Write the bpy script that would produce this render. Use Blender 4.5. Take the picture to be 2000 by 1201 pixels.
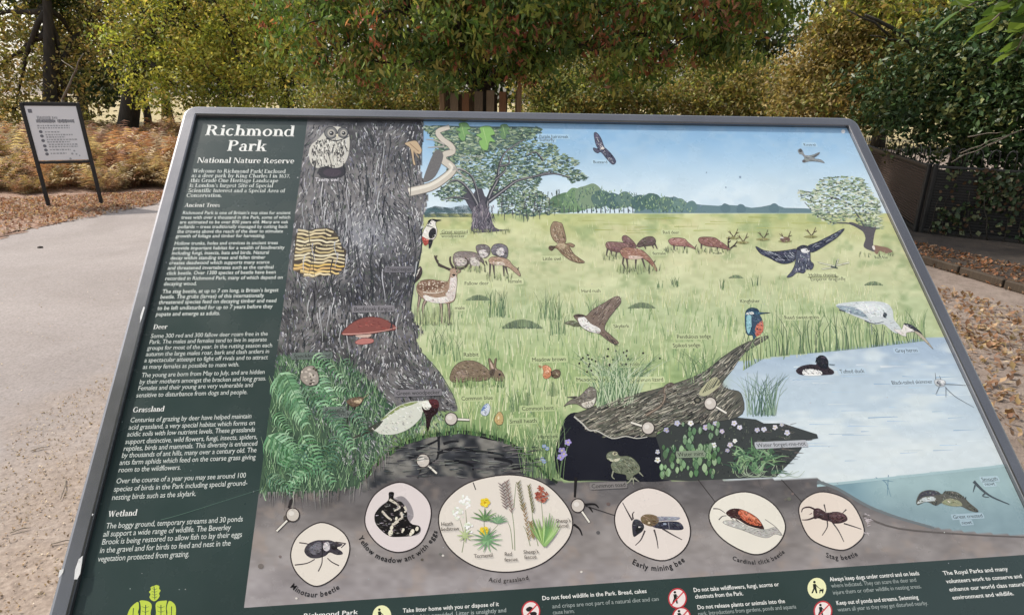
import bpy, math, random
import numpy as np
from mathutils import Matrix, Vector
random.seed(7); rng = np.random.default_rng(11)
for o in list(bpy.data.objects): bpy.data.objects.remove(o)
scn = bpy.context.scene
COL = scn.collection

# ------------------------------------------------------------------ camera
CAM_H = 1.55; FPX = 1210.0
AX = np.array([[0.99980385, 0.01980552, 0.0], [0.00628327, -0.31718645, 0.94834238], [0.01878241, -0.94815637, -0.31724868]])
cam_d = bpy.data.cameras.new('camera'); cam = bpy.data.objects.new('camera', cam_d); COL.objects.link(cam)
cam_d.sensor_width = 36.0; cam_d.lens = FPX / 2000.0 * 36.0
cam_d.clip_start = 0.02; cam_d.clip_end = 2000
m = Matrix.Identity(4)
for i in range(3):
    m[i][0] = AX[i][0]; m[i][1] = -AX[i][1]; m[i][2] = -AX[i][2]
m[2][3] = CAM_H
cam.matrix_world = m
scn.camera = cam
scn.render.resolution_x = 1024; scn.render.resolution_y = 614
# ------------------------------------------------------------------ world, sun, exposure
SUN_EL = math.radians(46); SUN_AZ = math.radians(293)      # azimuth clockwise from +Y
w = bpy.data.worlds.new('World'); scn.world = w; w.use_nodes = True
nt = w.node_tree; nt.nodes.clear()
sky = nt.nodes.new('ShaderNodeTexSky'); sky.sky_type = 'NISHITA'; sky.sun_disc = False
sky.sun_elevation = SUN_EL; sky.sun_rotation = SUN_AZ; sky.air_density = 1.4; sky.dust_density = 3.0; sky.ozone_density = 0.6
hs = nt.nodes.new('ShaderNodeHueSaturation'); hs.inputs['Saturation'].default_value = 0.42
bg = nt.nodes.new('ShaderNodeBackground'); bg.inputs['Strength'].default_value = 0.15
wo = nt.nodes.new('ShaderNodeOutputWorld')
nt.links.new(sky.outputs[0], hs.inputs['Color']); nt.links.new(hs.outputs[0], bg.inputs[0]); nt.links.new(bg.outputs[0], wo.inputs[0])
sd = bpy.data.lights.new('sun', 'SUN'); sd.energy = 3.4; sd.angle = math.radians(2.0); sd.color = (1.0, 0.93, 0.82)
so = bpy.data.objects.new('sun', sd); COL.objects.link(so)
sv = Vector((math.sin(SUN_AZ) * math.cos(SUN_EL), math.cos(SUN_AZ) * math.cos(SUN_EL), math.sin(SUN_EL)))
so.rotation_euler = sv.to_track_quat('Z', 'Y').to_euler(); so.location = (-20, -10, 30)
scn.view_settings.view_transform = 'Standard'; scn.view_settings.look = 'None'
scn.view_settings.gamma = 1.0; scn.view_settings.use_curve_mapping = False
scn.view_settings.exposure = 0.42
scn.cycles.use_denoising = True
scn.cycles.max_bounces = 6; scn.cycles.diffuse_bounces = 3; scn.cycles.transmission_bounces = 3; scn.cycles.glossy_bounces = 2

# ------------------------------------------------------------------ measuring helpers (photo pixel -> place in the world)
def ray(x, y): return AX @ np.array([(x - 1000.0) / FPX, (y - 600.5) / FPX, 1.0])
def Gz(x, y, z=0.0):
    d = ray(x, y); s = (z - CAM_H) / d[2]; return Vector((d[0] * s, d[1] * s, z))
def at(x, y, Y):
    d = ray(x, y); s = Y / d[1]; return Vector((d[0] * s, Y, CAM_H + d[2] * s))

# ------------------------------------------------------------------ object helpers
def lin(c):
    c = np.asarray(c, float) / 255.0
    return np.where(c <= 0.04045, c / 12.92, ((c + 0.055) / 1.055) ** 2.4)
def tag(o, label=None, cat=None, group=None, kind=None):
    if label: o['label'] = label
    if cat: o['category'] = cat
    if group: o['group'] = group
    if kind: o['kind'] = kind
    return o
def empty(name, loc=(0, 0, 0), parent=None):
    o = bpy.data.objects.new(name, None); COL.objects.link(o); o.location = loc
    o.empty_display_size = 0.1
    if parent: o.parent = parent
    return o
def mesh_np(name, V, F, cols=None, mat=None, smooth=False):
    V = np.asarray(V, np.float32); F = np.asarray(F, np.int32)
    me = bpy.data.meshes.new(name); n, k = F.shape
    me.vertices.add(len(V)); me.vertices.foreach_set('co', V.ravel())
    me.loops.add(n * k); me.loops.foreach_set('vertex_index', F.ravel())
    me.polygons.add(n); me.polygons.foreach_set('loop_start', np.arange(0, n * k, k, dtype=np.int32))
    if cols is not None:
        at_ = me.color_attributes.new('Col', 'FLOAT_COLOR', 'POINT')
        c4 = np.ones((len(V), 4), np.float32); c4[:, :3] = cols
        at_.data.foreach_set('color', c4.ravel())
    me.update(calc_edges=True)
    if smooth: me.polygons.foreach_set('use_smooth', np.ones(n, bool))
    if mat: me.materials.append(mat)
    return me
def obj(name, me, parent=None, loc=None):
    o = bpy.data.objects.new(name, me); COL.objects.link(o)
    if parent: o.parent = parent
    if loc is not None: o.location = loc
    return o
class MB:
    """collects simple solids into one mesh"""
    def __init__(s): s.v = []; s.f = []; s.c = []
    def add(s, vs, fs, col=None):
        b = len(s.v); s.v += [tuple(p) for p in vs]; s.f += [tuple(i + b for i in f) for f in fs]
        s.c += [col or (1, 1, 1)] * len(vs)
    def box(s, c, size, rot=None, col=None, bev=0.0):
        hx, hy, hz = size[0] / 2, size[1] / 2, size[2] / 2
        if bev:
            vs = []
            for z, i in ((-hz, bev), (-hz + bev, 0), (hz - bev, 0), (hz, bev)):
                x, y = hx - i, hy - i; b = bev if i == 0 else 0
                vs += [(x - b, -y, z), (x, -y + b, z), (x, y - b, z), (x - b, y, z), (-x + b, y, z), (-x, y - b, z), (-x, -y + b, z), (-x + b, -y, z)]
            fs = [tuple(range(7, -1, -1)), tuple(range(24, 32))]
            for r in range(3):
                for k in range(8): fs.append((r * 8 + k, r * 8 + (k + 1) % 8, r * 8 + 8 + (k + 1) % 8, r * 8 + 8 + k))
        else:
            vs = [(a * hx, b * hy, d * hz) for d in (-1, 1) for a, b in ((-1, -1), (1, -1), (1, 1), (-1, 1))]
            fs = [(3, 2, 1, 0), (4, 5, 6, 7), (0, 1, 5, 4), (1, 2, 6, 5), (2, 3, 7, 6), (3, 0, 4, 7)]
        vs = [Vector(p) for p in vs]
        if rot is not None: vs = [rot @ p for p in vs]
        s.add([p + Vector(c) for p in vs], fs, col)
    def bar(s, a, b, wd, dp, col=None, side=None, bev=0.0):
        a = Vector(a); b = Vector(b); z = (b - a); L = z.length; z.normalize()
        x = Vector(side) if side is not None else (Vector((1, 0, 0)) if abs(z.x) < .9 else Vector((0, 1, 0)))
        x = (x - z * x.dot(z)).normalized(); y = z.cross(x)
        s.box((a + b) / 2, (wd, dp, L), Matrix((x, y, z)).transposed(), col, bev)
    def tube(s, pts, rads, n=8, col=None, cap=True):
        pts = [Vector(p) for p in pts]; b = len(s.v); ref = None; vs = []; fs = []
        for i, p in enumerate(pts):
            t = (pts[min(i + 1, len(pts) - 1)] - pts[max(i - 1, 0)]).normalized()
            if ref is None: ref = Vector((1, 0, 0)) if abs(t.x) < .8 else Vector((0, 1, 0))
            x = (ref - t * ref.dot(t)).normalized(); ref = x; y = t.cross(x)
            r = rads[i] if hasattr(rads, '__len__') else rads
            vs += [p + x * (r * math.cos(6.28318 * k / n)) + y * (r * math.sin(6.28318 * k / n)) for k in range(n)]
        for i in range(len(pts) - 1):
            for k in range(n): fs.append((i * n + k, i * n + (k + 1) % n, (i + 1) * n + (k + 1) % n, (i + 1) * n + k))
        if cap: fs += [tuple(range(n - 1, -1, -1)), tuple(range((len(pts) - 1) * n, len(pts) * n))]
        s.add(vs, fs, col)
    def build(s, name, mat, parent=None, smooth=False, loc=None):
        me = bpy.data.meshes.new(name); me.from_pydata(s.v, [], s.f)
        ca = me.color_attributes.new('Col', 'FLOAT_COLOR', 'POINT')
        c4 = np.ones((len(s.v), 4), np.float32); c4[:, :3] = s.c; ca.data.foreach_set('color', c4.ravel())
        me.materials.append(mat); me.update()
        if smooth: me.polygons.foreach_set('use_smooth', np.ones(len(me.polygons), bool))
        return obj(name, me, parent, loc)

# ------------------------------------------------------------------ materials
def newmat(name):
    M = bpy.data.materials.new(name); M.use_nodes = True; t = M.node_tree
    return M, t, t.nodes['Principled BSDF'], t.nodes['Material Output']
def ramp(t, fac, stops):
    r = t.nodes.new('ShaderNodeValToRGB'); e = r.color_ramp.elements
    while len(e) < len(stops): e.new(0.5)
    for el, (p, c) in zip(e, stops): el.position = p; el.color = (*c, 1)
    t.links.new(fac, r.inputs[0]); return r.outputs[0]
def noise(t, scale, detail=4, rough=.55, vec=None, dist=0.0):
    n = t.nodes.new('ShaderNodeTexNoise'); n.inputs['Scale'].default_value = scale
    n.inputs['Detail'].default_value = detail; n.inputs['Roughness'].default_value = rough; n.inputs['Distortion'].default_value = dist
    if vec is not None: t.links.new(vec, n.inputs['Vector'])
    return n.outputs['Fac']
def objco(t, scale=(1, 1, 1)):
    tc = t.nodes.new('ShaderNodeTexCoord'); mp = t.nodes.new('ShaderNodeMapping'); mp.inputs['Scale'].default_value = scale
    t.links.new(tc.outputs['Object'], mp.inputs[0]); return mp.outputs[0]
def mix(t, fac, a, b, typ='MIX'):
    n = t.nodes.new('ShaderNodeMix'); n.data_type = 'RGBA'; n.blend_type = typ
    for k, v in ((0, fac), (6, a), (7, b)):
        if hasattr(v, 'is_output'): t.links.new(v, n.inputs[k])
        else: n.inputs[k].default_value = v if k == 0 else (*v, 1)
    return n.outputs[2]
def bump(t, h, strength, dist):
    b = t.nodes.new('ShaderNodeBump'); b.inputs['Strength'].default_value = strength; b.inputs['Distance'].default_value = dist
    t.links.new(h, b.inputs['Height']); return b.outputs[0]
def attr(t, name='Col'):
    a = t.nodes.new('ShaderNodeVertexColor'); a.layer_name = name; return a.outputs[0]
def leaf_mat(name, trans=.45, rough=.55):
    M, t, p, out = newmat(name)
    c = attr(t); p.inputs['Roughness'].default_value = rough; t.links.new(c, p.inputs['Base Color'])
    p.inputs['Specular IOR Level'].default_value = 0.3
    tr = t.nodes.new('ShaderNodeBsdfTranslucent'); t.links.new(mix(t, 1.0, c, (1.0, .95, .6), 'MULTIPLY'), tr.inputs[0])
    ms = t.nodes.new('ShaderNodeMixShader'); ms.inputs[0].default_value = trans
    t.links.new(p.outputs[0], ms.inputs[1]); t.links.new(tr.outputs[0], ms.inputs[2]); t.links.new(ms.outputs[0], out.inputs[0])
    return M
def simple(name, stops, scale=8, rough=.7, bumpd=0.0, vec=(1, 1, 1), detail=5, metal=0.0, bscale=None, usecol=False):
    M, t, p, out = newmat(name)
    co = objco(t, vec); n = noise(t, scale, detail, .6, co)
    c = ramp(t, n, stops)
    if usecol: c = mix(t, 1.0, c, attr(t), 'MULTIPLY')
    t.links.new(c, p.inputs['Base Color'])
    p.inputs['Roughness'].default_value = rough; p.inputs['Metallic'].default_value = metal
    if bumpd: t.links.new(bump(t, noise(t, bscale or scale * 3, 6, .65, co), .8, bumpd), p.inputs['Normal'])
    return M
M_LEAF = leaf_mat('leaf', .45); M_DRY = leaf_mat('dry_leaf', .38, .75); M_EVER = leaf_mat('evergreen_leaf', .15, .4)
M_BARK = simple('bark', [(.25, (.018, .015, .012)), (.6, (.045, .038, .03)), (.85, (.085, .075, .06))], 9, .9, .02, (1, 1, .25))
M_TWIG = simple('twig', [(.3, (.11, .09, .07)), (.8, (.26, .22, .17))], 20, .85)
M_SLAT = simple('weathered_wood', [(.25, (.10, .07, .045)), (.55, (.22, .16, .10)), (.85, (.34, .27, .19))], 14, .8, .003, (6, 6, .35), usecol=True)
M_BLACK = simple('black_paint', [(.3, (.008, .008, .009)), (.8, (.02, .02, .022))], 20, .45)
M_IRON = simple('fence_iron', [(.3, (.010, .010, .011)), (.65, (.02, .019, .018)), (.9, (.045, .033, .026))], 30, .5, 0, usecol=True)
M_SLATRUST = simple('rusty_fence_bar', [(.3, (.035, .022, .017)), (.7, (.075, .045, .033)), (.9, (.11, .08, .065))], 18, .75)
M_SIGNW = simple('sign_white', [(.3, (.84, .85, .89)), (.8, (.89, .89, .91))], 3, .4)

def ground_mat():
    M, t, p, out = newmat('soil'); co = objco(t)
    big = ramp(t, noise(t, .55, 4, .6, co), [(.3, (.25, .20, .17)), (.55, (.30, .245, .213)), (.75, (.335, .285, .25))])
    mid = ramp(t, noise(t, 9, 6, .7, co, .4), [(.3, (.62, .58, .55)), (.6, (1.0, 1.0, 1.0)), (.8, (1.15, 1.1, 1.05))])
    fine = ramp(t, noise(t, 120, 3, .7, co), [(.3, (.55, .5, .46)), (.5, (1, 1, 1)), (.72, (1.3, 1.26, 1.2))])
    t.links.new(mix(t, .8, mix(t, 1, big, mid, 'MULTIPLY'), fine, 'MULTIPLY'), p.inputs['Base Color'])
    p.inputs['Roughness'].default_value = .95
    t.links.new(bump(t, noise(t, 45, 8, .75, co), .9, .02), p.inputs['Normal'])
    return M
def path_mat():
    M, t, p, out = newmat('path_gravel'); co = objco(t)
    big = ramp(t, noise(t, .45, 5, .6, co, .5), [(.3, (.25, .222, .216)), (.5, (.29, .258, .25)), (.7, (.33, .295, .286))])
    v = t.nodes.new('ShaderNodeTexVoronoi'); v.inputs['Scale'].default_value = 95; t.links.new(co, v.inputs['Vector'])
    stones = ramp(t, v.outputs['Color'], [(.1, (.82, .81, .8)), (.5, (1, .99, .98)), (.95, (1.14, 1.13, 1.12))])
    fine = ramp(t, noise(t, 60, 4, .75, co), [(.33, (.75, .73, .71)), (.5, (1, 1, 1)), (.75, (1.14, 1.13, 1.13))])
    sx = t.nodes.new('ShaderNodeSeparateXYZ'); t.links.new(co, sx.inputs[0])      # trodden soil spread over the path beside the board
    ad = t.nodes.new('ShaderNodeMath'); ad.operation = 'MULTIPLY_ADD'; ad.inputs[1].default_value = 1.5; t.links.new(noise(t, 2.2, 6, .65, co, .3), ad.inputs[0]); t.links.new(sx.outputs[0], ad.inputs[2])
    mr = t.nodes.new('ShaderNodeMapRange'); mr.inputs[1].default_value = -1.75; mr.inputs[2].default_value = -.95; mr.inputs[3].default_value = 0; mr.inputs[4].default_value = .85; t.links.new(ad.outputs[0], mr.inputs[0])
    soil = ramp(t, noise(t, 26, 7, .75, co), [(.3, (.17, .125, .095)), (.5, (.29, .225, .18)), (.7, (.40, .33, .275))])
    stain = ramp(t, noise(t, 1.1, 5, .6, co, .8), [(.35, (.86, .85, .84)), (.6, (1, 1, 1))])
    base = mix(t, 1.0, mix(t, mr.outputs[0], big, soil), stain, 'MULTIPLY')
    t.links.new(mix(t, .7, mix(t, .75, base, stones, 'MULTIPLY'), fine, 'MULTIPLY'), p.inputs['Base Color'])
    p.inputs['Roughness'].default_value = .9
    t.links.new(bump(t, noise(t, 70, 8, .75, co), .6, .006), p.inputs['Normal'])
    return M
M_SOIL = ground_mat(); M_PATH = path_mat()
M_VERGE = simple('litter_soil', [(.25, (.17, .10, .07)), (.5, (.30, .19, .14)), (.75, (.40, .29, .22))], 5, .95, .03, detail=9, bscale=30)
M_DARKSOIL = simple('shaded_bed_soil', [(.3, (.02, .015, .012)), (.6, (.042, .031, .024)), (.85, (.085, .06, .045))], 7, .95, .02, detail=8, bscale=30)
M_FIELD = simple('dry_meadow', [(.3, (.26, .20, .09)), (.6, (.40, .33, .17)), (.8, (.5, .44, .26))], .8, .95, .05, bscale=9)

# ------------------------------------------------------------------ ground
def sheet(name, pts, z, mat, kind='structure'):
    mb = MB(); mb.add([(p[0], p[1], z) for p in pts], [tuple(range(len(pts)))])
    o = mb.build(name, mat); o['kind'] = kind; return o
mb = MB(); S = 900
mb.add([(-S, -S, 0), (S, -S, 0), (S, S, 0), (-S, S, 0)], [(0, 1, 2, 3)])
tag(mb.build('ground', M_SOIL), kind='structure')
def wob(pts, amp, n=10, seed=0):
    r = random.Random(seed); out = []
    for a, b in zip(pts, pts[1:]):
        for k in range(n):
            q = Vector(a).lerp(Vector(b), k / n); out.append(q + Vector((r.uniform(-amp, amp), r.uniform(-amp, amp), 0)))
    return out + [Vector(pts[-1])]
far_edge = [Vector((-40, -6, 0)), Gz(-600, 640), Gz(0, 466), Gz(150, 424), Gz(310, 383), Vector((-3.6, 10.1, 0)), Vector((-1.4, 8.7, 0)), Vector((1.0, 8.5, 0)), Vector((2.6, 9.6, 0)), Vector((4.2, 13, 0)), Vector((8, 20, 0))]
near_edge = [Vector((11, 20, 0)), Vector((5.6, 12, 0)), Vector((3.6, 8.4, 0)), Vector((1.2, 6.2, 0)), Vector((-.9, 4.8, 0)), Vector((-1.5, 4.2, 0)), Vector((-1.1, 3.0, 0)), Vector((-.75, 2.2, 0)), Vector((-.7, 1.2, 0)), Vector((-1.0, .2, 0)), Vector((-8, -6, 0)), Vector((-40, -14, 0))]
sheet('path', wob(far_edge, .07, 14, 1) + wob(near_edge, .04, 10, 2), .004, M_PATH)
verge = wob(far_edge, .12, 14, 3)
sheet('verge', [p + Vector((.0, -.25, 0)) for p in verge] + [Vector((30, 40, 0)), Vector((-60, 40, 0)), Vector((-60, -6, 0))], .008, M_VERGE)
sheet('meadow', wob([Vector((-70, 26, 0)), Vector((0, 25, 0)), Vector((60, 27, 0))], .4, 8, 5) + [Vector((200, 300, 0)), Vector((-200, 300, 0))], .012, M_FIELD)
# ------------------------------------------------------------------ foliage helpers
def leaves_mesh(P, size, cols, up=.4, mat=None, name='leaf', aspect=.5, fold=.25, droop=0.0, outd=None):
    n = len(P); d = rng.normal(size=(n, 3)); d[:, 2] -= droop; d /= np.linalg.norm(d, axis=1)[:, None]
    nn = rng.normal(size=(n, 3)); nn[:, 2] += up * 3
    if outd is not None: nn += outd
    s = np.cross(d, nn); s /= (np.linalg.norm(s, axis=1)[:, None] + 1e-9); nr = np.cross(s, d)
    L = (size * rng.uniform(.6, 1.35, n))[:, None]; Wd = L * aspect * .5
    a = P - d * L * .5; b = P + s * Wd + nr * fold * Wd - d * L * .05; c = P + d * L * .5; e = P - s * Wd + nr * fold * Wd - d * L * .05
    V = np.stack([a, b, c, e], 1).reshape(-1, 3); i = np.arange(n) * 4
    F = np.concatenate([np.stack([i, i + 1, i + 2], 1), np.stack([i, i + 2, i + 3], 1)])
    return mesh_np(name, V, F, np.repeat(cols, 4, 0), mat or M_LEAF)
def crown_points(blobs, n_cl, per, spread, r=rng):
    """blobs: (centre, radii, weight) -> clumped points, clump id, outward dir"""
    wts = np.array([b[2] for b in blobs], float); wts /= wts.sum()
    ids = r.choice(len(blobs), n_cl, p=wts)
    C = np.array([b[0] for b in blobs])[ids]; R = np.array([b[1] for b in blobs])[ids]
    d = r.normal(size=(n_cl, 3)); d /= np.linalg.norm(d, axis=1)[:, None]
    rad = r.uniform(0.02, 1, n_cl) ** .42
    cl = C + d * R * rad[:, None]
    k = np.repeat(np.arange(n_cl), per)
    sc = spread * r.uniform(.6, 1.4, n_cl)
    P = cl[k] + r.normal(size=(len(k), 3)) * sc[k][:, None] * np.array([1, 1, .65])
    return P, k, cl, d
def palette(k, n_cl, pal, var=.25, leafvar=.42, accent=None, share=.1):
    pal = np.array(pal)
    base = pal[rng.integers(0, len(pal), n_cl)]
    sw = rng.uniform(0, 1, len(k)) < .25
    c = base[k]; c[sw] = pal[rng.integers(0, len(pal), sw.sum())]
    if accent is not None:
        ac = np.array(accent); on = (rng.uniform(0, 1, n_cl) < share)[k] & (rng.uniform(0, 1, len(k)) < .75)
        c[on] = ac[rng.integers(0, len(ac), on.sum())]
    c = c * rng.uniform(1 - var, 1 + var, n_cl)[k][:, None] * rng.uniform(1 - leafvar, 1 + leafvar, len(k))[:, None]
    return np.clip(c * 1.35, .004, .8)
def limb(mb, a, b, r0, r1, sag=.15, n=7, seed=0):
    q = random.Random(int(seed)); a = Vector(a); b = Vector(b); L = (b - a).length; pts = []; rad = []
    off = Vector((q.uniform(-1, 1), q.uniform(-1, 1), q.uniform(.2, 1))) * L * sag
    for i in range(n):
        t = i / (n - 1); p = a.lerp(b, t) + off * math.sin(math.pi * t) * (1 - t * .3)
        if 0 < i < n - 1: p += Vector((q.uniform(-1, 1), q.uniform(-1, 1), q.uniform(-1, 1))) * L * .025
        pts.append(p); rad.append(r0 + (r1 - r0) * t)
    mb.tube(pts, rad, 8); return pts
def tree(name, label, base, top, r0, blobs, pal, n_cl, per, spread, lsize, group=None, twigs=40, droop=0.2, aspect=.5, trunk_lean=(0, 0), mat=None, seed=1, cat='tree', limbs=True, up=.4, accent=None, share=.1):
    base = Vector(base); root = empty(name, base); tag(root, label, cat, group)
    mb = MB(); tp = Vector((base.x + trunk_lean[0], base.y + trunk_lean[1], top)); q = random.Random(seed)
    pts = []; rad = []; n = 9
    for i in range(n):
        t = i / (n - 1); p = base.lerp(tp, t) + Vector((math.sin(t * 4 + seed) * .06, math.cos(t * 3 + seed) * .06, 0)) * (top * .12)
        pts.append(p - base); rad.append(r0 * (1.35 if i == 0 else 1.0) * (1 - .62 * t))
    mb.tube(pts, rad, 12)
    ends = []
    for i, (c, R, wt) in enumerate(blobs):
        if limbs:
            t = min(.95, max(.3, q.uniform(.4, .9))); s = pts[int(t * (n - 1))]
            e = Vector(c) - base; pp = limb(mb, s, e, r0 * .42, r0 * .1, .12, 7, seed * 31 + i); ends += pp[2:]
    mb.build('trunk', M_BARK, root, True)
    P, k, cl, d = crown_points(blobs, n_cl, per, spread)
    if twigs and ends:
        tb = MB(); E = np.array([list(e) for e in ends])
        for j in rng.choice(n_cl, min(twigs, n_cl), replace=False):
            c = Vector(cl[j]) - base; s = Vector(E[np.argmin(((E - np.array(c)) ** 2).sum(1))]); limb(tb, s, c, r0 * .07 + .006, .004, .1, 5, j)
        tag(tb.build('twig', M_BARK, root, True), kind='stuff')
    me = leaves_mesh(P - np.array(base), lsize, palette(k, n_cl, pal, accent=accent, share=share), up, mat, 'crown', aspect, .25, droop, d[k] * .25)
    o = obj('crown', me, root); o['kind'] = 'stuff'
    return root
# ------------------------------------------------------------------ trees
def B(x, y, Y, rx, rz=None, wt=None, ry=None):
    """a crown lobe seen at photo pixel (x, y), Y metres out, rx/rz its radii in metres"""
    rz = rz or rx; c = at(x, y, Y); return ((c.x, c.y, max(c.z, .3)), (rx, ry or rx, rz), wt or rx * rx)
LIME = [(.37, .38, .07), (.28, .33, .06), (.20, .25, .06), (.45, .42, .10), (.36, .28, .09), (.13, .17, .05), (.42, .43, .12)]
OAKG = [(.09, .16, .03), (.13, .20, .04), (.06, .11, .03), (.19, .22, .05), (.08, .13, .04), (.10, .17, .05), (.15, .21, .05), (.07, .12, .03), (.24, .23, .06), (.11, .16, .06), (.30, .27, .09), (.22, .27, .08)]
OLIVE = [(.17, .18, .05), (.22, .22, .06), (.12, .15, .04), (.26, .21, .07), (.22, .16, .06), (.09, .11, .035), (.21, .24, .08)]
AMBER = [(.24, .19, .07), (.27, .21, .08), (.17, .16, .055), (.29, .23, .10), (.15, .17, .05), (.21, .15, .065)]
BROWN = [(.22, .19, .07), (.28, .22, .09), (.18, .19, .06), (.32, .23, .10), (.13, .13, .05), (.28, .28, .08)]
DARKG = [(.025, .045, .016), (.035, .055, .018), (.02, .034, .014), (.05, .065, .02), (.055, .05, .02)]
EVER = [(.03, .06, .022), (.042, .078, .026), (.025, .048, .02), (.055, .09, .034), (.035, .06, .022), (.10, .11, .035)]

tree('oak_tree', 'lime green oak with a thick dark trunk standing in the rusty bracken', Gz(246, 287), 5.4, .30,
     [B(300, 105, 18.5, 1.3), B(400, 60, 18, 1.5), B(420, 150, 17.5, 1.3), B(520, 95, 17.5, 1.5), B(560, 20, 18, 1.4), B(330, 10, 18.5, 1.5), B(470, -70, 18, 2.0), B(240, -60, 19, 1.5), B(600, -120, 18, 1.8), B(340, 165, 17.5, 1.0), B(500, 165, 17, 1.0)],
     LIME, 1150, 44, .21, .105, twigs=110, trunk_lean=(2.4, -1.0), seed=3)
tree('oak_tree', 'brown and olive thinning tree behind the small white notice board', Gz(60, 292) + Vector((-.5, 1.5, 0)), 5.0, .22,
     [B(40, 110, 20, 1.4), B(120, 190, 19.5, 1.3), B(30, 210, 20, 1.2), B(150, 90, 20.5, 1.2), B(-60, 40, 20, 1.8), B(90, 20, 21, 1.3), B(190, 20, 21, 1.2), B(-40, 180, 20, 1.4)],
     BROWN, 620, 18, .28, .14, twigs=110, trunk_lean=(.6, .4), seed=5)
tree('oak_tree', 'large oak with green and russet leaves above the wooden tree guard', at(948, 212, 10.2) * 0 + Vector((at(948, 212, 10.2).x, 10.2, 0)), 4.6, .15,
     [B(660, 45, 9.6, .95), B(800, 20, 9.2, 1.15), B(900, 60, 9.0, .8), B(1000, 10, 9.0, 1.15), B(1080, 70, 9.2, .7), B(1170, 30, 9.2, 1.0), B(1300, 10, 9.5, 1.05), B(1420, 20, 9.8, .85), B(1495, -20, 10.2, .7),
      B(610, -20, 10.2, .85), B(730, 120, 9.6, .42), B(1290, 110, 9.4, .42), B(1000, -150, 9.6, 2.0), B(750, -130, 9.8, 1.6), B(1300, -140, 9.8, 1.7), B(1050, 110, 9.1, .4), B(1180, 110, 9.2, .4), B(840, 115, 9.2, .38), B(1400, 95, 9.7, .35), B(640, 110, 9.9, .4)],
     OAKG, 1300, 36, .13, .115, twigs=190, droop=1.1, seed=9, up=.2, aspect=.36, accent=[(.34, .11, .07), (.28, .10, .06), (.34, .17, .09), (.25, .13, .08)], share=.17)
SHR = 'low olive and yellow shrubs behind the oak'
for i, (nm, lab, x, Y, bl, pal) in enumerate([
    ('shrub', 'olive yellow shrub left of the wooden tree guard', 740, 14, [B(690, 190, 14, .9), B(790, 180, 13.6, .9), B(850, 205, 13.4, .6), B(640, 215, 14.5, .7), B(740, 235, 13.8, .9)], OLIVE),
    ('shrub', 'yellow green shrub right of the wooden tree guard', 1100, 13.5, [B(1060, 195, 13.5, .75), B(1150, 185, 13.8, .85), B(1240, 200, 13.5, .75), B(1120, 235, 13.2, .8)], OLIVE),
    ('shrub', 'olive shrub with pale leaf tips below the white sky gap', 1370, 14, [B(1330, 185, 14, .95), B(1430, 175, 13.8, .9), B(1390, 230, 13.5, .9), B(1500, 200, 13.6, .8)], OLIVE + AMBER),
    ('shrub', 'amber autumn shrub beside the railing fence', 1620, 12, [B(1580, 175, 12, .75), B(1640, 110, 12, .8), B(1690, 180, 11.6, .65), B(1600, 225, 11.6, .7), B(1660, 60, 12.4, .6), B(1720, 225, 11.3, .45)], AMBER)]):
    bp = at(x, 230, Y); tree(nm, lab, (bp.x, bp.y, 0), 1.5, .07, bl, pal, 520, 38, .14, .08, SHR, twigs=50, seed=20 + i, cat='shrub')
ER = tree('evergreen_tree', 'dark evergreen tree overhanging the ivy covered fence', (at(1900, 200, 10.2).x, 10.2, 0), 4.4, .14,
     [B(1740, 175, 10.4, .65), B(1810, 130, 10.0, .7), B(1800, 215, 9.8, .65), B(1900, 170, 9.4, .8), B(1900, 240, 9.2, .6), B(1990, 130, 9.0, .85), B(1990, 230, 8.8, .7), B(2090, 180, 8.6, 1.0), B(1880, 60, 10.0, .6), B(2080, 20, 9.0, 1.1), B(1960, 20, 9.8, .7), B(1745, 235, 10.3, .5), B(1840, 262, 9.5, .42), B(2120, 270, 8.2, .7), B(1885, 300, 9.5, .42), B(1960, 300, 9.0, .45), B(2050, 305, 8.5, .5), B(1790, 280, 9.9, .35), B(2240, 160, 8.0, 1.2), B(2260, 270, 7.6, .8), B(2380, 200, 7.2, 1.2)],
     EVER, 1150, 28, .14, .095, twigs=60, mat=M_EVER, seed=31)
tree('ash_tree', 'yellowing tree with a dark slanting limb above the evergreen', (at(1900, 200, 12).x, 12, 0), 5.0, .16,
     [B(1750, 60, 11.5, .6), B(1700, 20, 11.8, .6), B(1830, 70, 11.5, .6), B(1800, -30, 11.5, 1.1), B(1930, 40, 11.5, .9), B(1650, -40, 12, .8), B(1950, -80, 11.5, 1.4)],
     LIME + AMBER, 420, 20, .2, .11, twigs=40, seed=41)
mb = MB(); limb(mb, at(1845, 120, 10.6), at(1690, 30, 10.6), .055, .02, .05, 7, 3); limb(mb, at(1740, 72, 10.6), at(1655, 20, 10.6), .022, .01, .1, 6, 4); limb(mb, at(1790, 100, 10.6), at(1700, 70, 10.7), .02, .008, .1, 6, 5)
o = mb.build('bare_limb', M_BARK, None, True); tag(o, 'dark bare slanting limb reaching left over the evergreen tree', 'branch')
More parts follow.
